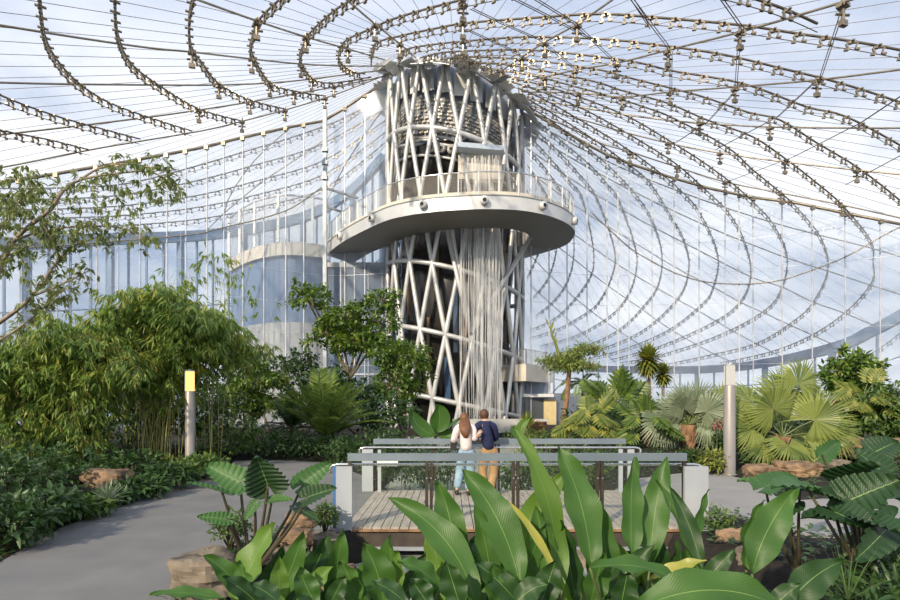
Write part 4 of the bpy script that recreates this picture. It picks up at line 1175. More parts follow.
lobed_plant('philodendron', 'huge philodendron with deeply cut leaves between tree fern and silver palm', G(615, 446), P(615, 414, 22), 34, 1.15, 'L_phil', el=(-.3, 1.25), st=(.5, 1.15))
lobed_plant('philodendron', 'lower philodendron with pale yellow-green leaves beside the bridge', G(592, 452), P(590, 428, 20), 22, .85, 'L_yel', st=(.4, 1.0))
lobed_plant('philodendron', 'philodendron with drooping yellow-green leaves right of the far bridge end', G(650, 456), P(645, 432, 18.5), 22, .8, 'L_phil', st=(.3, .9))
# spiky rosettes
def spiky(name, label, root, crown, n, L, W, mat, trunkr=.1, group=None, el=(-.5, 1.5)):
    root = Vector(root); crown = Vector(crown); t = thing(name, label, 'plant', root, group)
    if (crown-root).length > .25:
        m = MB(); m.tube([root-Vector((0, 0, .1)), crown], trunkr, 8); m.build('trunk', M['bark'], t, True)
    m = MB()
    for k in range(n):
        a = k*2.399; e = el[0]+(el[1]-el[0])*(k/n); d_ = Vector((cos(a)*cos(e), sin(a)*cos(e), sin(e)))
        tip = crown+d_*L*rnd(.85, 1.1)+Vector((0, 0, -.12*L))
        s = d_.cross(UP+Vector((.01, 0, 0))).normalized(); mid = crown.lerp(tip, .5)+Vector((0, 0, .05*L))
        m.add([crown+s*W*.3, crown-s*W*.3, mid+s*W*.5, mid-s*W*.5, tip], [(0, 1, 3, 2), (2, 3, 4)])
    m.build('foliage', M[mat], t); return t
spiky('yucca', 'spiky yellow-green yucca rosette standing above the philodendron', G(651, 441), P(648, 360, 27), 260, .95, .2, 'L_yel', .10, el=(-1.3, 1.5))
spiky('yucca', 'second smaller yucca head just right of the tall one', G(663, 441), P(663, 374, 27.3), 160, .7, .16, 'L_yel', .08, el=(-1.3, 1.5))
# fan palms
def ring_leaves(n, lo, hi, st, rr=(.8, 1.1)):
    out = []
    for k in range(n):
        a = lo+(hi-lo)*(k+.5)/n+rnd(-6, 6); a = radians(a)
        out.append((cos(a), sin(a), rnd(-.6, .35), rnd(*st), rnd(*rr)))
    return out
fanpalm('silver_fan_palm', 'silvery fan palm with a stubby brown trunk left of the white lamp post', G(688, 459), P(688, 425, 18.2).z, .95,
        ring_leaves(20, -20, 200, (.5, 1.1)), 'L_silver', 40, .22)
fanpalm('fan_palm', 'broad green fan palm just right of the white lamp post', G(783, 470), P(783, 436, 15.6).z, .92,
        [(-.45, .8, -.3, .95, 1.25), (.65, .5, -.4, .9, 1.15), (.5, 1.5, .1, 1.6, 1.0), (-.1, -.3, -.5, .45, 1.0), (-1, .25, -.2, 1.0, 1.0), (1, .1, -.2, 1.25, .95), (-.7, 1.0, .4, 1.3, 1.0), (.1, 1.2, .3, 1.3, 1.0), (1.0, .9, .3, 1.4, .95), (-.9, -.3, -.3, .8, .8), (.7, -.35, -.5, .75, .85), (0, .5, .6, .8, 1.0)], 'L_fan', 46, .16, seg_w=.8)
fanpalm('fan_palm', 'smaller fan palm tucked behind the white lamp post', G(722, 452), P(722, 425, 20.5).z, .85,
        ring_leaves(9, 10, 170, (.5, 1.0)), 'L_fan', 26, .14)
fanpalm('fan_palm', 'young fan palm low among the right-hand boulders', G(822, 462), P(822, 448, 16.3).z, .6,
        ring_leaves(8, -10, 190, (.3, .7)), 'L_fan', 26, .08)
# right hand shrubs
leafy_tree('shrub', 'upright dark shrub with whorled leaves near the right glass wall', 'shrub', G(850, 458), 
  [lobe(853, 362, 20, 10, 19), lobe(835, 372, 16, 11, 19), lobe(868, 372, 16, 12, 19), lobe(855, 385, 26, 12, 19), lobe(838, 352, 8, 7, 19)], 'L_fic', 1500, .26, .12, tr=.05, trunks=2)
lobed_plant('umbrella_plant', 'yellow-green leafy plant beneath the whorled shrub at right', G(862, 455), P(862, 405, 18), 26, .65, 'L_yel', .05, st=(.3, 1.0))
leafy_tree('shrub', 'dense bush filling the right edge above the boulders', 'shrub', G(893, 460), 
  [lobe(890, 405, 26, 20, 17.5), lobe(870, 425, 26, 16, 17.5), lobe(905, 430, 20, 18, 17), lobe(845, 420, 18, 16, 17.8)], 'L_mid', 3000, .2, .09, tr=.05)
leafy_tree('shrub', 'dark bush in the gap between the fan palms', 'shrub', G(750, 452), 
  [lobe(750, 425, 30, 18, 19), lobe(720, 440, 26, 12, 18.5), lobe(800, 430, 26, 18, 18.5)], 'L_dark', 2400, .2, .09, tr=.05)
leafy_tree('shrub', 'dark bush behind the silver fan palm and philodendron', 'shrub', G(640, 444), 
  [lobe(640, 425, 40, 16, 23), lobe(590, 420, 30, 18, 24), lobe(690, 415, 40, 16, 22)], 'L_dark', 3000, .24, .11, tr=.06)
# flowering stalks
for i, (x, y, d_, lb) in enumerate([(717, 424, 17.5, 'pink flower spike between silver palm and white lamp post'), (826, 402, 17, 'dark red flower spike beside the green fan palm'), (832, 408, 16.9, 'second dark red flower spike nearer the right shrubs')]):
    t_ = thing('flower_spike', lb, 'flower', (P(x, y, d_).x, d_, 0)); m = MB(); m.tube([(P(x, y, d_).x, d_, 0), P(x, y+8, d_)], .012, 5); m.build('stem', M['petiole'], t_)
    m = MB(); leafball(m, P(x, y, d_), (.12, .12, .25), 60, .09, .05); m.build('blossom', M['red'], t_)
# hedge behind the bridge + banana leaf
def hedge(label, boxes, mat, n, L=.14, W=.06, name='hedge_plant', group=None, cat='shrub'):
    m = MB(); tot = sum(b[3]*b[4] for b in boxes)
    c0 = Vector((boxes[0][0], boxes[0][1], 0)); t = thing(name, label, cat, c0, group); s = MB()
    for (x, y, z, rx, ry, rz) in [(b[0], b[1], b[2], b[3], b[4], b[5]) for b in boxes]:
        k = int(n*rx*ry/tot); leafball(m, (x, y, z), (rx, ry, rz), k, L, W, .1, .3)
        for _ in range(6): q = Vector((x+rnd(-.6, .6)*rx, y+rnd(-.6, .6)*ry, 0)); s.tube([q-Vector((0, 0, 1.2)), q+Vector((rnd(-.1, .1), 0, z))], .012, 4)
    m.build('foliage', M[mat], t); s.build('stems', M['bark'], t)
def hb(x, ytop, ybot, d, rx): c = P(x, (ytop+ybot)/2, d); return (c.x, c.y, c.z, rx/F*d, rx/F*d*.7, (ybot-ytop)/2/F*d)
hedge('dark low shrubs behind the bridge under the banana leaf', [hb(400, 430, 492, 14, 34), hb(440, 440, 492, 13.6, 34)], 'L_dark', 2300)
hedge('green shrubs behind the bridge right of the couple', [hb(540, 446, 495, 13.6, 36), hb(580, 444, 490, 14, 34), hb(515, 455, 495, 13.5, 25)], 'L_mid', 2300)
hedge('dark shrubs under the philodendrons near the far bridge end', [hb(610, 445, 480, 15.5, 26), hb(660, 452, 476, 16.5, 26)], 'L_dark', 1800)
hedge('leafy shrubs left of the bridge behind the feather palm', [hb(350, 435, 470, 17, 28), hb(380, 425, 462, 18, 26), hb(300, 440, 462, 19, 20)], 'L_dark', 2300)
hedge('fern-like shrubs at the tower foot behind the man', [hb(520, 425, 445, 24, 18), hb(545, 428, 448, 23, 18), hb(572, 425, 446, 24, 18)], 'L_mid', 1300)
ban = thing('banana_plant', 'banana plant with one broad folded leaf left of the couple', 'plant', G(432, 470, -.3))
r0 = P(436, 434, 14.4)
for (a, b, w, bow, fc, dk) in [((436,434),(462,418),.42,(0,0,-.05),(0,-.3,1),0), ((436,436),(409,409),.5,(-.1,0,-.1),(.5,-.8,.4),0), ((436,434),(436,404),.55,(.1,0,.05),(.2,-1,.2),0), ((440,436),(455,440),.35,(0,0,.05),(0,-1,.4),0)]:
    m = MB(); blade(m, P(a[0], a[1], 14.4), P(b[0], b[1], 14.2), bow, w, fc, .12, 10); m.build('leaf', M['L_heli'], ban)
m = MB(); m.tube([G(432, 470, -.3), r0], .06, 8, .04); m.build('stem', M['petiole'], ban)
# pots by the pool
for x, d_, lb in ((535, 26, 'round brown pot by the pool right of the couple'),):
    q = P(x, 430, d_); t_ = thing('plant_pot', lb, 'pot', (q.x, q.y, 0)); m = MB(); m.lathe([(.35, 0), (.62, .35), (.66, .75), (.55, .95), (.6, 1.0), (.5, 1.0), (.45, .9)], (q.x, q.y, .0), 24); m.build('pot', M['pot'], t_, True)
spiky('agave', 'yellow-green upright plant beside the brown pot', G(527, 445), P(527, 427, 24.8), 30, .9, .16, 'L_yel', .05, el=(.2, 1.5))
t_ = thing('taro_plant', 'curving pale green leaf plant just right of the man', 'plant', G(522, 470, -.5))
m = MB(); blade(m, P(521, 440, 13.6), P(531, 418, 13.6), (-.12, 0, .05), .25, (0, -1, .3)); m.build('leaf', M['L_helib'], t_)
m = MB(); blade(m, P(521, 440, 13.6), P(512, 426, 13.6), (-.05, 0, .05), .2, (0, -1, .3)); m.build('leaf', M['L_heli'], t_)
m = MB(); m.tube([G(522, 470, -.5), P(521, 440, 13.6)], .02, 6); m.build('stem', M['petiole'], t_)

# --- low planting along the left path, individually ------------------
def tuft(label, p, r, h, mat, n, L, W, name='low_shrub', group='low shrubs edging the path', cat='shrub'):
    p = Vector(p); t = thing(name, label, cat, p, group); m = MB(); leafball(m, p+Vector((0, 0, h*.5)), (r, r, h*.55), n, L, W, .15, .35); m.build('foliage', M[mat], t)
    s = MB()
    for _ in range(7): s.tube([p-Vector((0, 0, .15)), p+Vector((rnd(-.5, .5)*r, rnd(-.5, .5)*r, h*.6))], .012, 4)
    s.build('stems', M['petdark'], t)
low = [(8, 540, .55, .5, 'L_dark', 'dark shrub cut by the left edge nearest the path'), (45, 522, .55, .5, 'L_dark', 'low shrub second from the left edge by the path'), (78, 512, .5, .16, 'L_mid', 'low shrub in front of the angular brown boulder'),
       (108, 500, .45, .14, 'L_dark', 'low dark shrub right of the angular brown boulder'), (140, 493, .5, .25, 'L_dark', 'low dark shrub under the bamboo by the path'), (172, 484, .5, .4, 'L_dark', 'low dark shrub left of the amber light post base'),
       (200, 475, .5, .4, 'L_mid', 'low shrub at the foot of the amber light post'), (0, 505, .9, .9, 'L_dark', 'leafy bush at the left edge behind the path shrubs'), (50, 490, .9, .9, 'L_dark', 'dark leafy bush left of the angular brown boulder'),
       (15, 470, 1.2, 1.4, 'L_dark', 'tall dark bush at the left edge below the bamboo'), (62, 466, 1.0, 1.2, 'L_mid', 'rounded bush in the shade beneath the left bamboo'), (130, 476, .7, .5, 'L_dark', 'dark shrub right behind the angular brown boulder'),
       (228, 456, .8, .5, 'L_mid', 'feathery low shrub right of the amber light post'), (262, 452, .9, .5, 'L_mid', 'low shrub beneath the small layered tree'), (292, 455, .8, .5, 'L_dark', 'dark low shrub where the far path bends'),
       (335, 455, .6, .4, 'L_dark', 'low shrub under the bushy feather palm')]
for x, y, r, h, mt, lb in low:
    q = G(x, y, .1); tuft(lb, q, r*q.y/10 if q.y > 10 else r, h*(q.y/11 if q.y > 11 else 1), mt, 650, .15, .075)
for x, y, lb in ((30, 532, 'variegated grassy tuft nearest the left edge'), (108, 508, 'pale grassy tuft in front of the brown boulder'), (168, 470, 'yellow spider plant under the bamboo'), (205, 472, 'pale spiky tuft against the amber light post')):
    q = G(x, y, .1); spiky('grass_tuft', lb, q, q+Vector((0, 0, .12)), 46, .42, .035, 'L_yel' if y < 480 else 'L_silver', .02, 'grass tufts by the left path', el=(.1, 1.4))
# right bank low plants
for x, y, r, lb, mt in [(712, 470, .5, 'low shrub between far bridge end and white lamp post', 'L_yel'), (757, 466, .5, 'leafy tuft just right of the white lamp post', 'L_mid'), (800, 462, .6, 'dark shrub behind the middle of the boulder row', 'L_dark'), (845, 458, .6, 'shrub behind the right half of the boulder row', 'L_mid'),
       (880, 470, .6, 'dark shrub right of the boulder row', 'L_dark'), (690, 468, .4, 'small dark shrub under the silver fan palm', 'L_dark')]:
    q = G(x, y, .1); tuft(lb, q, r, .5, mt, 500, .14, .06, group='low shrubs on the right bank')
for x, y, d_, r, lb, mt in [(231, 528, 6.8, .28, 'mossy fine-leaved plant under the scalloped leaves', 'L_moss'), (325, 517, 7.9, .2, 'small fern on the rocks against the left bridge end', 'L_moss'), (716, 520, 8.2, .28, 'leafy rosette against the right bridge end panel', 'L_mid')]:
    q = P(x, y, d_); tuft(lb, q-Vector((0, 0, .15)), r, .35, mt, 420, .07, .035, name='small_fern', group='small ferns by the bridge', cat='fern')

gm = MB(); cnt = 0
while cnt < 20000:
    y = rnd(3.2, 25); x = rnd(-1, 1)*(y*1.0+2)
    if y < 5.5 and abs(x) < 1: continue
    if inpoly(x, y, PATH_L) or inpoly(x, y, PATH_R) or inpoly(x, y, STREAM) or (BX0-.1 < x < BX1+.1 and 8 < y < 12): continue
    cnt += 1
    z = ground(x, y); hgt = .06+.16*max(0, MN.noise(Vector((x*.9, y*.9, 0)))+.4)
    smallleaf(gm, Vector((x, y, z+rnd(.2, 1)*hgt)), rdir(-.1, .5), (UP+rdir()*.4).normalized(), rnd(.08, .17), rnd(.04, .07))
tag(gm.build('ground_cover', M['L_dark']), 'low dark green ground cover over the garden beds', 'ground cover', kind='stuff')
# ------------------------------------------------------------------ scalloped-leaf alocasia
def sagittate(m, base, tip, W, face, scal=9, depth=.15, fold=.1):
    """arrow-shaped leaf with scalloped edge: base = stalk joint"""
    base, tip = Vector(base), Vector(tip); d = tip-base; L = d.length; d.normalize(); face = Vector(face)
    s = d.cross(face).normalized(); u = s.cross(d).normalized()
    rows = 54
    vs = []; uv = []; cols = 7
    for i in range(rows+1):
        t = i/rows; y = -.32+1.32*t
        if y < 0: w = .80*sqrt(max(0, 1-((y)/.34)**2))*1.0+.0; w = max(w, .06)
        else: w = .80*(1-y)**.62*(1+.35*y)
        w *= 1-depth+depth*1.5*((t*scal) % 1.0)
        w *= W/2
        for j in range(cols):
            q = -1+2*j/(cols-1)
            inner = 0
            if y < 0: q2 = (abs(q)*.88+.12)*(1 if q >= 0 else -1) if j != cols//2 else 0
            else: q2 = q
            yy = y*L
            if j == cols//2 and y < 0: yy = 0
            c = base+d*yy
            h = abs(q)**1.2*fold*W-(.12*L*max(0, y)**2)+.025*W*sin(t*scal*2*pi)*abs(q)
            vs.append(c+s*(q2*w)+u*h); uv.append((j/(cols-1), t))
    m.add(vs, [(i*cols+j, i*cols+j+1, (i+1)*cols+j+1, (i+1)*cols+j) for i in range(rows) for j in range(cols-1)], uv)
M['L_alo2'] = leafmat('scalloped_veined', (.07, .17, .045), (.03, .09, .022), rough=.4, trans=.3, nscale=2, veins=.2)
M['L_alo3'] = leafmat('scalloped_shade', (.022, .06, .018), (.010, .03, .010), rough=.45, trans=.12, nscale=2, veins=.2)  # darker copy of the veined leaf, shade put into its colour
def alocasia(label, root, leaves, group=None):
    root = Vector(root); t = thing('alocasia', label, 'plant', root, group)
    for (bp, tp, d0, d1, W, face, mt) in leaves:
        b = P(bp[0], bp[1], d0); e = P(tp[0], tp[1], d1)
        m = MB(); sagittate(m, b, e, W, face); lf = m.build('leaf', M[mt], t, True)
        mid = root.lerp(b, .55)+Vector(((b.x-root.x)*.12, 0, .05))
        s = MB(); s.tube(catmull([root, mid, b], 5), .022, 7, .011); s.build('petiole', M['petdark'], lf, True)
    return t
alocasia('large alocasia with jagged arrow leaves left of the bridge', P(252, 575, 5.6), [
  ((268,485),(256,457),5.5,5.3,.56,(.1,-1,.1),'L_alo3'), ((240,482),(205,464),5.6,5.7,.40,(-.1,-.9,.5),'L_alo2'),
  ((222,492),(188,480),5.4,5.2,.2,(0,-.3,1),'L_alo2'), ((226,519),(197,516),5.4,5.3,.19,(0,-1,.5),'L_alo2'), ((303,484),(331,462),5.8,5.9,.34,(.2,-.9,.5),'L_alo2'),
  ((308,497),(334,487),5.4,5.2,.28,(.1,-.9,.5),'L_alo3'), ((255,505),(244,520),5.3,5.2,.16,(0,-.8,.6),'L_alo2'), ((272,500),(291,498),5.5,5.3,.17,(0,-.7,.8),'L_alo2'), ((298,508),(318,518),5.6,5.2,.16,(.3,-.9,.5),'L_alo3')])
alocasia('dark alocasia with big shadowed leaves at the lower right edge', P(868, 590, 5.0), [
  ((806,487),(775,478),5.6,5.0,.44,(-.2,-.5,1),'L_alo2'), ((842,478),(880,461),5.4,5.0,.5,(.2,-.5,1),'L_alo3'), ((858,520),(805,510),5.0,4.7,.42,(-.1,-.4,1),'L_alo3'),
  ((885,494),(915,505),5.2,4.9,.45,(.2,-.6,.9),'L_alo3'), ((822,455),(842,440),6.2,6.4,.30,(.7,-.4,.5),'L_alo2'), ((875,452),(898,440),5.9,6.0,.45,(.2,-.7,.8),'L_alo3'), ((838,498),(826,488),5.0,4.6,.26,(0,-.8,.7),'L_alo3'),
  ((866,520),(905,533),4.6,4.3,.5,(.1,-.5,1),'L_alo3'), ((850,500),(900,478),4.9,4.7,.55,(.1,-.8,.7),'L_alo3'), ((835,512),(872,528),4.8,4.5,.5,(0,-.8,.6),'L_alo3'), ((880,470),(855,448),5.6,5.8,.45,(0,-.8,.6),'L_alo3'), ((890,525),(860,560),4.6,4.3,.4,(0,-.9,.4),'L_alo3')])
alocasia('alocasia with pale leaf reaching left over the path at right', P(800, 585, 6.0), [
  ((786,486),(738,477),6.0,6.1,.30,(-.1,-.3,1),'L_alo2'), ((765,487),(795,471),5.8,6.2,.4,(.2,-.5,.9),'L_alo2'), ((800,490),(838,495),5.8,5.4,.4,(.1,-.5,.9),'L_alo2'), ((790,505),(760,520),5.6,5.3,.3,(0,-.7,.7),'L_alo3')])
# more shadowed leaves at the right edge
hedge('dark undergrowth plants in the lower right corner', [(3.55, 4.3, .15, .5, .4, .45), (4.1, 5.0, .2, .5, .4, .5)], 'L_dark', 900, .16, .05, name='ground_plants')
hedge('dense dark ground plants beneath the alocasia at lower right', [(3.6, 5.4, -.35, .9, .5, .3), (3.3, 4.6, -.45, .7, .4, .3)], 'L_dark', 2000, .10, .05, name='ground_plants')
hedge('low leafy cover on the bank between path and boulders at right', [(5.6, 7.0, -.05, .9, .4, .22), (4.6, 6.8, -.15, .5, .4, .2)], 'L_dark', 1200, .10, .05, name='ground_plants')
# rusty dead leaf at right
t_ = thing('dead_leaf', 'drooping orange-brown dead leaf under the right alocasia', 'leaf', P(880, 535, 4.8)); m = MB()
blade(m, P(862, 523, 4.9), P(893, 546, 4.7), (0, 0, -.02), .22, (0, -1, .3), .1); m.build('blade', M['rock'], t_)
spiky('grass_tuft', 'thin wiry grass blades at the bottom right', P(848, 612, 3.9), P(848, 600, 3.9), 20, .5, .008, 'L_moss', .01, el=(.5, 1.5))

# ------------------------------------------------------------------ foreground broad-leaved plants
def heli(label, root_px, droot, leaves):
    root = P(root_px, 403, droot); root.z = -.55; t = thing('heliconia', label, 'plant', root, 'broad-leaved plants in the foreground')
    st = MB()
    for k in range(3): st.tube([root+Vector((rnd(-.05, .05), rnd(-.05, .05), -.1)), root+Vector((rnd(-.08, .08), rnd(-.05, .05), .5))], .03, 6, .022)
    st.build('stems', M['petiole'], t, True)
    for (b, tp, w, d0, d1, bow, face, mt) in leaves:
        B = P(b[0], b[1], d0); T = P(tp[0], tp[1], d1); dd = (d0+d1)/2
        W = w/F*dd*.93
        bw_ = Vector((bow[0]/F*dd, 0, -bow[1]/F*dd))*.5
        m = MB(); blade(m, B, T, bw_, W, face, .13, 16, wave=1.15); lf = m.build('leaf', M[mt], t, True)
        s = MB(); s.tube(catmull([root+Vector((0, 0, .2)), root.lerp(B, .6)+Vector((0, 0, .05)), B], 4), .016, 6, .010); s.build('petiole', M['petiole'], lf, True)
    return t
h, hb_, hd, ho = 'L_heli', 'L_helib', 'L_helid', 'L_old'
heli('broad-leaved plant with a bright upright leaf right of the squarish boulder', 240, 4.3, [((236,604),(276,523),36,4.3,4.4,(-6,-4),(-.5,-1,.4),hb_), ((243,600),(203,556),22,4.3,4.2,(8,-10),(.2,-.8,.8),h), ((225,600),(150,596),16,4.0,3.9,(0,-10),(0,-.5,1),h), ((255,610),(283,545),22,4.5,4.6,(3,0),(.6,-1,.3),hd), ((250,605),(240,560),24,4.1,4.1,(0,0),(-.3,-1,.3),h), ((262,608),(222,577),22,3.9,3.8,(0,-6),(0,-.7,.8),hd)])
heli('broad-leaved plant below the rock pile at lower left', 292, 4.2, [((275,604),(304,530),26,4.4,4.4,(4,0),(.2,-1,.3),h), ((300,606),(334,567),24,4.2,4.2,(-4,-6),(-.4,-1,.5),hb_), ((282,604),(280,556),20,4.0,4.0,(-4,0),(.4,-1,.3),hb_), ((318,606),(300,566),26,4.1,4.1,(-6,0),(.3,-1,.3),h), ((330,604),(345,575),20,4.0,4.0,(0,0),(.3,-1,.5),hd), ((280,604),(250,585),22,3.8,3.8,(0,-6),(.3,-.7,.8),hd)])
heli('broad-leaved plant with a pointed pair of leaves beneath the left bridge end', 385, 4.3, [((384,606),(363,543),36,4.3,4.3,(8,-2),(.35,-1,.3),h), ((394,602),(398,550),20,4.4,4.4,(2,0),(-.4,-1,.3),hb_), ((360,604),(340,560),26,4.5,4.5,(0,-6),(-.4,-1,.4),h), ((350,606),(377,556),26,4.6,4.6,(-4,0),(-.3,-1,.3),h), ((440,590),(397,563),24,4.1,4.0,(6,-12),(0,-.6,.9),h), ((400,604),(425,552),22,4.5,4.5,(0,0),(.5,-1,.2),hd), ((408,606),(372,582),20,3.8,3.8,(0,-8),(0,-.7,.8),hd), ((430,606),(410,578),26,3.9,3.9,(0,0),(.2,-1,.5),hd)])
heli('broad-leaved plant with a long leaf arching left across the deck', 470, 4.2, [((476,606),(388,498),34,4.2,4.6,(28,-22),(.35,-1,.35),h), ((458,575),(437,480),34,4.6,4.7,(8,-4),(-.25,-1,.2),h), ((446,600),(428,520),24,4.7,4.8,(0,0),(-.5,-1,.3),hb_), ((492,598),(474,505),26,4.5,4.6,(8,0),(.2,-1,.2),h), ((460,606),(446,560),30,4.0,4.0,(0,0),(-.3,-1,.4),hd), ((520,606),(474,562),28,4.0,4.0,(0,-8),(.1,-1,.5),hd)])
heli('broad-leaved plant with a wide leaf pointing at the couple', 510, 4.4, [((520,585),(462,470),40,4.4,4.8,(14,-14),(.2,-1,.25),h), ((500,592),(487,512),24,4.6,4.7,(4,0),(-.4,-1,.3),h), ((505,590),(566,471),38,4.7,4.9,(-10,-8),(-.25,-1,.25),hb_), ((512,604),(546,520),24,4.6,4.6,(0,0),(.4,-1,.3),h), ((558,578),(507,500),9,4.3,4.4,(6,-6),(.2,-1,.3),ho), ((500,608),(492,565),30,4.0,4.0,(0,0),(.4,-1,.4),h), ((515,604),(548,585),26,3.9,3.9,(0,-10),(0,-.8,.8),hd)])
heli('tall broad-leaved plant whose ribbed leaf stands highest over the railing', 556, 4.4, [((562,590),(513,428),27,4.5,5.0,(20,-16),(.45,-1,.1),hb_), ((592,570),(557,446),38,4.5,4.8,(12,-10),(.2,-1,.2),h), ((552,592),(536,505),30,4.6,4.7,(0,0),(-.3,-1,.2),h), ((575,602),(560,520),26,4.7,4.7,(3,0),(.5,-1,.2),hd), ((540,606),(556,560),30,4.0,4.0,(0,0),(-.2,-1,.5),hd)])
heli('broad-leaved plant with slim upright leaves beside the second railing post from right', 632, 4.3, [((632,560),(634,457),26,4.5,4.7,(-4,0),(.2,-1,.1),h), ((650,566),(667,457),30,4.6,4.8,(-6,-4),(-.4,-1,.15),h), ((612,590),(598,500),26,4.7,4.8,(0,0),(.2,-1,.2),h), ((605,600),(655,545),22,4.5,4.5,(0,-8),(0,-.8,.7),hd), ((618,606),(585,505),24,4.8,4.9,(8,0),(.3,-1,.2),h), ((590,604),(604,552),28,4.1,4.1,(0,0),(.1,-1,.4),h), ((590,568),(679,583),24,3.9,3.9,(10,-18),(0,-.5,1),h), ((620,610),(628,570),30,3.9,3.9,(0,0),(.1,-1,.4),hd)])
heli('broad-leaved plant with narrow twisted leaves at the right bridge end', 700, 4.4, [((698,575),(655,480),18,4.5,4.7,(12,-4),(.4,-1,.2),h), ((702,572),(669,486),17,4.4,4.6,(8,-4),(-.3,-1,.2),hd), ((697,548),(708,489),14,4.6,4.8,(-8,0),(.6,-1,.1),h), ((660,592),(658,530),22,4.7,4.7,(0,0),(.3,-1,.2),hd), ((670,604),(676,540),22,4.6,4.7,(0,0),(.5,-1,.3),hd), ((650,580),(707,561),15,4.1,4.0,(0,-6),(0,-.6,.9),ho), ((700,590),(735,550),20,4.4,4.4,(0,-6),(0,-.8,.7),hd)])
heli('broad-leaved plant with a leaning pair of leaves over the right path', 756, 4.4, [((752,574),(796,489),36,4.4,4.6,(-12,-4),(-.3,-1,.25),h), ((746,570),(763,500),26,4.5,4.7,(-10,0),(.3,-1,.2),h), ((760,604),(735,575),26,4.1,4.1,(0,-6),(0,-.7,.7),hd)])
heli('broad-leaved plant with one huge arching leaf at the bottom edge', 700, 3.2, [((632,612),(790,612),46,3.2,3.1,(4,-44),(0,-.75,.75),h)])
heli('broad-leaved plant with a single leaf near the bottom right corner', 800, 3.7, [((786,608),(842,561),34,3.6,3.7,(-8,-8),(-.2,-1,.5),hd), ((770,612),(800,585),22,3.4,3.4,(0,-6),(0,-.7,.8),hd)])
# filler stems low in the foreground
for i, (x0, lb) in enumerate(((330, 'young broad-leaved shoots between the lower left plants'), (430, 'young broad-leaved shoots under the long arching leaf'), (540, 'young broad-leaved shoots at the bottom centre'), (650, 'young broad-leaved shoots at the bottom right of centre'))):
    lv = []
    for k in range(9):
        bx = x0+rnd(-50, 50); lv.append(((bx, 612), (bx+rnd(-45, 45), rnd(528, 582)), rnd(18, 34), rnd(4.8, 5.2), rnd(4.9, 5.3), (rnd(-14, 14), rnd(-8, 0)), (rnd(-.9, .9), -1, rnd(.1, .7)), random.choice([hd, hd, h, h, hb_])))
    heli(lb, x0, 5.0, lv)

# ------------------------------------------------------------------ people
def skin_mesh(name, verts, edges, radii, mat, parent, root=0, sub=2, smooth=True):
    me = bpy.data.meshes.new(name); me.from_pydata([tuple(v) for v in verts], edges, []); me.materials.append(mat)
    o = bpy.data.objects.new(name, me); COL.objects.link(o)
    sk = o.modifiers.new('skin', 'SKIN'); sk.use_smooth_shade = True
    if not me.skin_vertices: me.skin_vertices.new(name='')
    for i, r in enumerate(radii):
        sv = me.skin_vertices[0].data[i]; sv.radius = (r, r) if not isinstance(r, tuple) else r; sv.use_root = (i == root)
    ss = o.modifiers.new('sub', 'SUBSURF'); ss.levels = sub; ss.render_levels = sub
    dg = bpy.context.evaluated_depsgraph_get(); ev = o.evaluated_get(dg)
    nm = bpy.data.meshes.new_from_object(ev); nm.name = name
    bpy.data.objects.remove(o); o = bpy.data.objects.new(name, nm); COL.objects.link(o)
    nm.polygons.foreach_set('use_smooth', [True]*len(nm.polygons))
    if not nm.materials: nm.materials.append(mat)
    o.parent = parent
    return o
def ell(m, c, r, n=16, k=10, cut=None):
    vs = []
    for i in range(k+1):
        th = pi*i/k
        for j in range(n): a = 2*pi*j/n; vs.append((c[0]+r[0]*sin(th)*cos(a), c[1]+r[1]*sin(th)*sin(a), c[2]+r[2]*cos(th)))
    m.add(vs, [(i*n+j, (i+1)*n+j, (i+1)*n+(j+1) % n, i*n+(j+1) % n) for i in range(k) for j in range(n)])
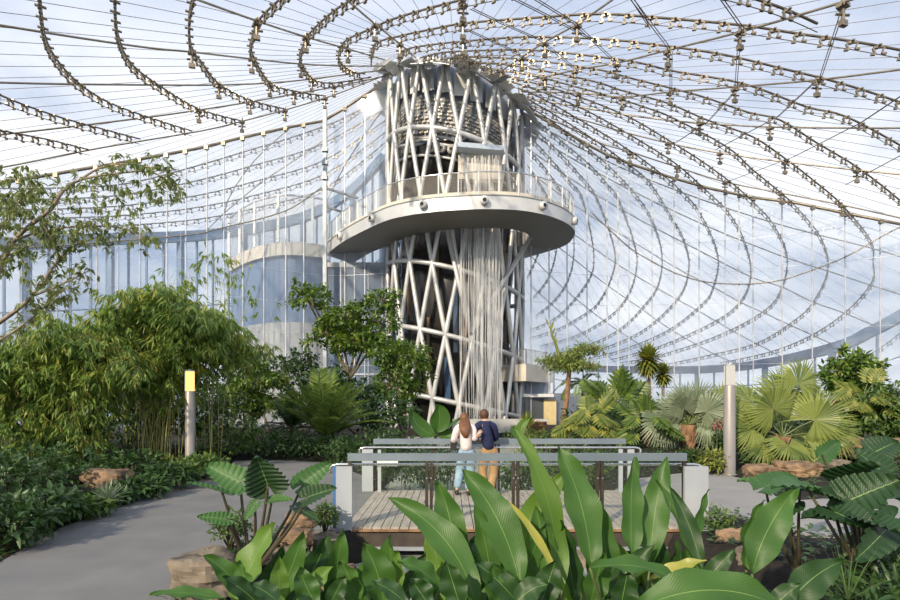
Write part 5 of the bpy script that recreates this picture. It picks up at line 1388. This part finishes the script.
def person(label, loc, J, hair, top, bottom, longhair, H):
    t = thing('person', label, 'person', loc)
    V = []; E = []; Rr = []
    def v(p, r, link=None):
        V.append(Vector(p)); Rr.append(r); i = len(V)-1
        if link is not None: E.append((link, i))
        return i
    j = J
    pel = v(j['pelvis'], (.14, .10)); wa = v(j['waist'], (.12, .09), pel); ch = v(j['chest'], (.15, .10), wa); nk0 = v(j['neckbase'], (.075, .06), ch)
    nk = v(j['neck'], .052, nk0); hd_ = v(j['head'], (.072, .085), nk); hd2 = v(j['crown'], (.06, .07), hd_)
    for s in ('L', 'R'):
        sh = v(j['sh'+s], .058, nk0); elb = v(j['el'+s], .042, sh); wr = v(j['wr'+s], .027, elb); pm = v(j['pm'+s], (.036, .022), wr)
        fd = (Vector(j['pm'+s])-Vector(j['wr'+s])).normalized(); sd = fd.cross(Vector((0, -1, .3))).normalized()
        for q, ln in ((-1.5, .055), (-.5, .07), (.5, .075), (1.5, .065)):
            b = Vector(j['pm'+s])+fd*.035+sd*q*.019; k1 = v(b, .010, pm); k2 = v(b+fd*ln*.5+Vector((0, .004, -.004)), .009, k1); v(b+fd*ln+Vector((0, .01, -.014)), .0075, k2)
        tb = Vector(j['wr'+s])+fd*.03+sd*.034; k1 = v(tb, .011, wr); v(tb+fd*.04+sd*.018, .009, k1)
        hp = v(j['hip'+s], .085, pel); kn = v(j['kn'+s], .056, hp); an = v(j['an'+s], .036, kn); v(j['toe'+s], .032, an)
    skin_mesh('body', V, E, Rr, M['skin'], t, 0, 2)
    # face on the far side (+Y): nose, ears
    hc = Vector(j['head'])
    f = MB(); ell(f, hc+Vector((0, .10, .0)), (.014, .022, .022), 8, 6); f.build('nose', M['skin'], t, True)
    for sx in (-1, 1):
        f = MB(); ell(f, hc+Vector((sx*.082, 0, .0)), (.014, .024, .032), 8, 6); f.build('ear', M['skin'], t, True)
        f = MB(); ell(f, hc+Vector((sx*.03, .082, .02)), (.013, .01, .009), 8, 6); f.build('eye', M['sign'], t, True)
    f = MB(); f.box(hc+Vector((0, .088, -.045)), (.045, .012, .012)); f.build('mouth', M['red'], t)
    # clothes
    V.clear(); E.clear(); Rr.clear()
    hem = v(Vector(j['pelvis'])+Vector((0, 0, -.03)), (.195, .15)); wa = v(j['waist'], (.185, .13), hem); ch = v(j['chest'], (.215, .13), wa); nk0 = v(j['neckbase'], (.09, .075), ch)
    for s in ('L', 'R'):
        sh = v(j['sh'+s], .085, nk0); elb = v(j['el'+s], .068, sh); v(Vector(j['wr'+s]).lerp(Vector(j['el'+s]), .12), .043, elb)
    skin_mesh(top[0], V, E, Rr, M[top[1]], t, 0, 2)
    V.clear(); E.clear(); Rr.clear()
    pel = v(j['pelvis'], (.175, .135)); w2 = v(Vector(j['pelvis'])+Vector((0, 0, .10)), (.15, .115), pel)
    for s in ('L', 'R'):
        hp = v(Vector(j['hip'+s])-Vector((0, 0, .04)), .125, pel); kn = v(j['kn'+s], .100, hp); v(Vector(j['an'+s])+Vector((0, 0, .0)), .084, kn)
    skin_mesh(bottom[0], V, E, Rr, M[bottom[1]], t, 0, 2)
    for s in ('L', 'R'):
        a = Vector(j['an'+s]); b = Vector(j['toe'+s]); m = MB(); dr = (b-a); dr.z = 0
        ang = atan2(dr.y, dr.x)
        cc = (a+b)/2; ell(m, (0, 0, 0), (.145, .052, .05)); 
        R_ = Matrix.Rotation(ang, 3, 'Z'); m.v = [tuple(R_@Vector(q)+Vector((cc.x, cc.y-.01, loc[2]+.052))) for q in m.v]
        m.build('shoe', M['shoe'], t, True)
    hm = MB(); ell(hm, hc+Vector((0, -.018, .035)), (.098, .108, .118), 18, 12)
    if longhair:
        ctr = [(hc+Vector((0, -.06, .06)), .09), (hc+Vector((0, -.15, -.06)), .115), (hc+Vector((.0, -.25, -.14)), .125), (hc+Vector((.01, -.29, -.27)), .10), (hc+Vector((.02, -.29, -.37)), .04)]
        vs = []
        for c_, r in ctr:
            for q in range(12): a = 2*pi*q/12; vs.append((c_.x+r*cos(a), c_.y+r*.5*sin(a), c_.z))
        hm.add(vs, [(i*12+q, (i+1)*12+q, (i+1)*12+(q+1) % 12, i*12+(q+1) % 12) for i in range(4) for q in range(12)]+[tuple(range(12)), tuple(reversed(range(48, 60)))])
    hm.build('hair', M[hair], t, True)
    for o in list(t.children):
        o.matrix_parent_inverse = Matrix.Translation(-Vector(t.location))
    return t
def jp(x, y, d=11.2): return P(x, y, d)
dF = 11.2
Jw = dict(pelvis=jp(467, 451), waist=jp(466, 441), chest=jp(465.5, 431), neckbase=jp(465.5, 425.5, 11.24), neck=jp(465, 424, 11.28), head=jp(464.5, 419.5, 11.32), crown=jp(464.5, 418, 11.32),
  shL=jp(457, 428), elL=jp(453.5, 440.5, 11.25), wrL=jp(454, 441.5, 11.5), pmL=jp(455, 441.5, 11.6),
  shR=jp(474, 428), elR=jp(474.5, 440, 11.15), wrR=jp(477, 436, 10.98), pmR=jp(478.8, 433.5, 10.95),
  hipL=jp(462.5, 453), knL=jp(460, 471, 11.25), anL=jp(457, 489, 11.1), toeL=jp(456.5, 491.5, 11.3),
  hipR=jp(471, 453), knR=jp(470.5, 471, 11.25), anR=jp(468, 490.5, 11.05), toeR=jp(470, 492, 11.25))
Jm = dict(pelvis=jp(489.5, 450), waist=jp(487.5, 441), chest=jp(486, 429), neckbase=jp(485, 422.5, 11.26), neck=jp(484.5, 420.5, 11.3), head=jp(484, 416, 11.33), crown=jp(484, 414.5, 11.33),
  shL=jp(477.5, 425.5), elL=jp(474.8, 437, 11.3), wrL=jp(478, 440, 11.55), pmL=jp(479.5, 440, 11.62),
  shR=jp(494, 426), elR=jp(496.5, 438, 11.3), wrR=jp(493, 440.5, 11.55), pmR=jp(492, 440.5, 11.62),
  hipL=jp(485, 452), knL=jp(482.5, 471, 11.25), anL=jp(485, 489.5, 11.15), toeL=jp(484, 492, 11.35),
  hipR=jp(494, 452), knR=jp(494, 471, 11.25), anR=jp(490, 492, 11.0), toeR=jp(492, 494, 11.2))
person('woman with long brown hair, pale blouse and light jeans leaning on the railing', (P(465, 403, dF).x, dF, 0), Jw, 'hair_w', ('blouse', 'blouse'), ('jeans', 'jeans'), True, 1.65)
pm_ = person('man in navy jumper and tan trousers leaning on the railing', (P(488, 403, dF).x, dF, 0), Jm, 'hair_m', ('jumper', 'navy'), ('trousers', 'tan'), False, 1.72)
m = MB(); c = jp(484.5, 421.8, 11.27); m.lathe([(.062, -.02), (.068, .02)], c, 16); m.build('collar', M['collar'], pm_, True)
bg = MB(); bg.box(jp(453.5, 446, 11.32), (.13, .09, .17)); bg.tube([jp(451.5, 443, 11.32), jp(455, 436, 11.25), jp(456, 443, 11.32)], .008, 5); tag(bg.build('handbag', M['bag']), 'small black bag hanging at the woman\'s left elbow', 'bag')

# ------------------------------------------------------------------ sky, sun, camera
w = bpy.data.worlds.new('sky'); SC.world = w; w.use_nodes = True; nt = w.node_tree
for n in list(nt.nodes): nt.nodes.remove(n)
L = nt.links.new
out = nt.nodes.new('ShaderNodeOutputWorld'); bg = nt.nodes.new('ShaderNodeBackground'); tc = nt.nodes.new('ShaderNodeTexCoord')
sx = nt.nodes.new('ShaderNodeSeparateXYZ'); L(tc.outputs['Generated'], sx.inputs[0])
r = ramp(nt, sx.outputs[2], [(0.0, (.80, .88, 1.0)), (.25, (.56, .72, 1.0)), (.9, (.34, .54, .95))])
no = nt.nodes.new('ShaderNodeTexNoise'); no.inputs['Scale'].default_value = 2.6; no.inputs['Detail'].default_value = 7; no.inputs['Roughness'].default_value = .55
mp = nt.nodes.new('ShaderNodeMapping'); mp.inputs['Scale'].default_value = (1, 1, 2.2); mp.inputs['Location'].default_value = (.15, .9, .4)
L(tc.outputs['Generated'], mp.inputs[0]); L(mp.outputs[0], no.inputs['Vector'])
cr = ramp(nt, no.outputs['Fac'], [(.36, (0, 0, 0)), (.58, (1, 1, 1))])
mx = nt.nodes.new('ShaderNodeMixRGB'); mx.inputs[2].default_value = (1.75, 1.75, 1.75, 1)
zr = ramp(nt, sx.outputs[2], [(.3, (1, 1, 1)), (.58, (.22, .22, .22))]); mm = nt.nodes.new('ShaderNodeMixRGB'); mm.blend_type = 'MULTIPLY'; mm.inputs[0].default_value = 1
L(cr.outputs[0], mm.inputs[1]); L(zr.outputs[0], mm.inputs[2]); L(mm.outputs[0], mx.inputs[0]); L(r.outputs[0], mx.inputs[1]); L(mx.outputs[0], bg.inputs[0]); bg.inputs[1].default_value = .85
L(bg.outputs[0], out.inputs[0])
sd = bpy.data.lights.new('sun', 'SUN'); sd.energy = 7.6; sd.angle = radians(1.5); sd.color = (1, .84, .62)
so = bpy.data.objects.new('sun', sd); COL.objects.link(so)
dirv = Vector((.50, .80, -.52)).normalized(); so.rotation_euler = dirv.to_track_quat('-Z', 'Y').to_euler(); so.location = (-30, -30, 40)
cd = bpy.data.cameras.new('camera'); cam = bpy.data.objects.new('camera', cd); COL.objects.link(cam)
cam.location = (0, 0, EYE); cam.rotation_euler = (pi/2, 0, 0); cd.sensor_width = 36; cd.lens = F/900*36; cd.shift_y = (HY-300)/900
cd.clip_end = 2000; SC.camera = cam
SC.view_settings.view_transform = 'Standard'; SC.view_settings.look = 'None'; SC.view_settings.gamma = 1; SC.view_settings.use_curve_mapping = False
SC.view_settings.exposure = -0.18
SC.cycles.use_denoising = True; SC.cycles.transparent_max_bounces = 14; SC.cycles.max_bounces = 7
SC.cycles.caustics_reflective = False; SC.cycles.caustics_refractive = False
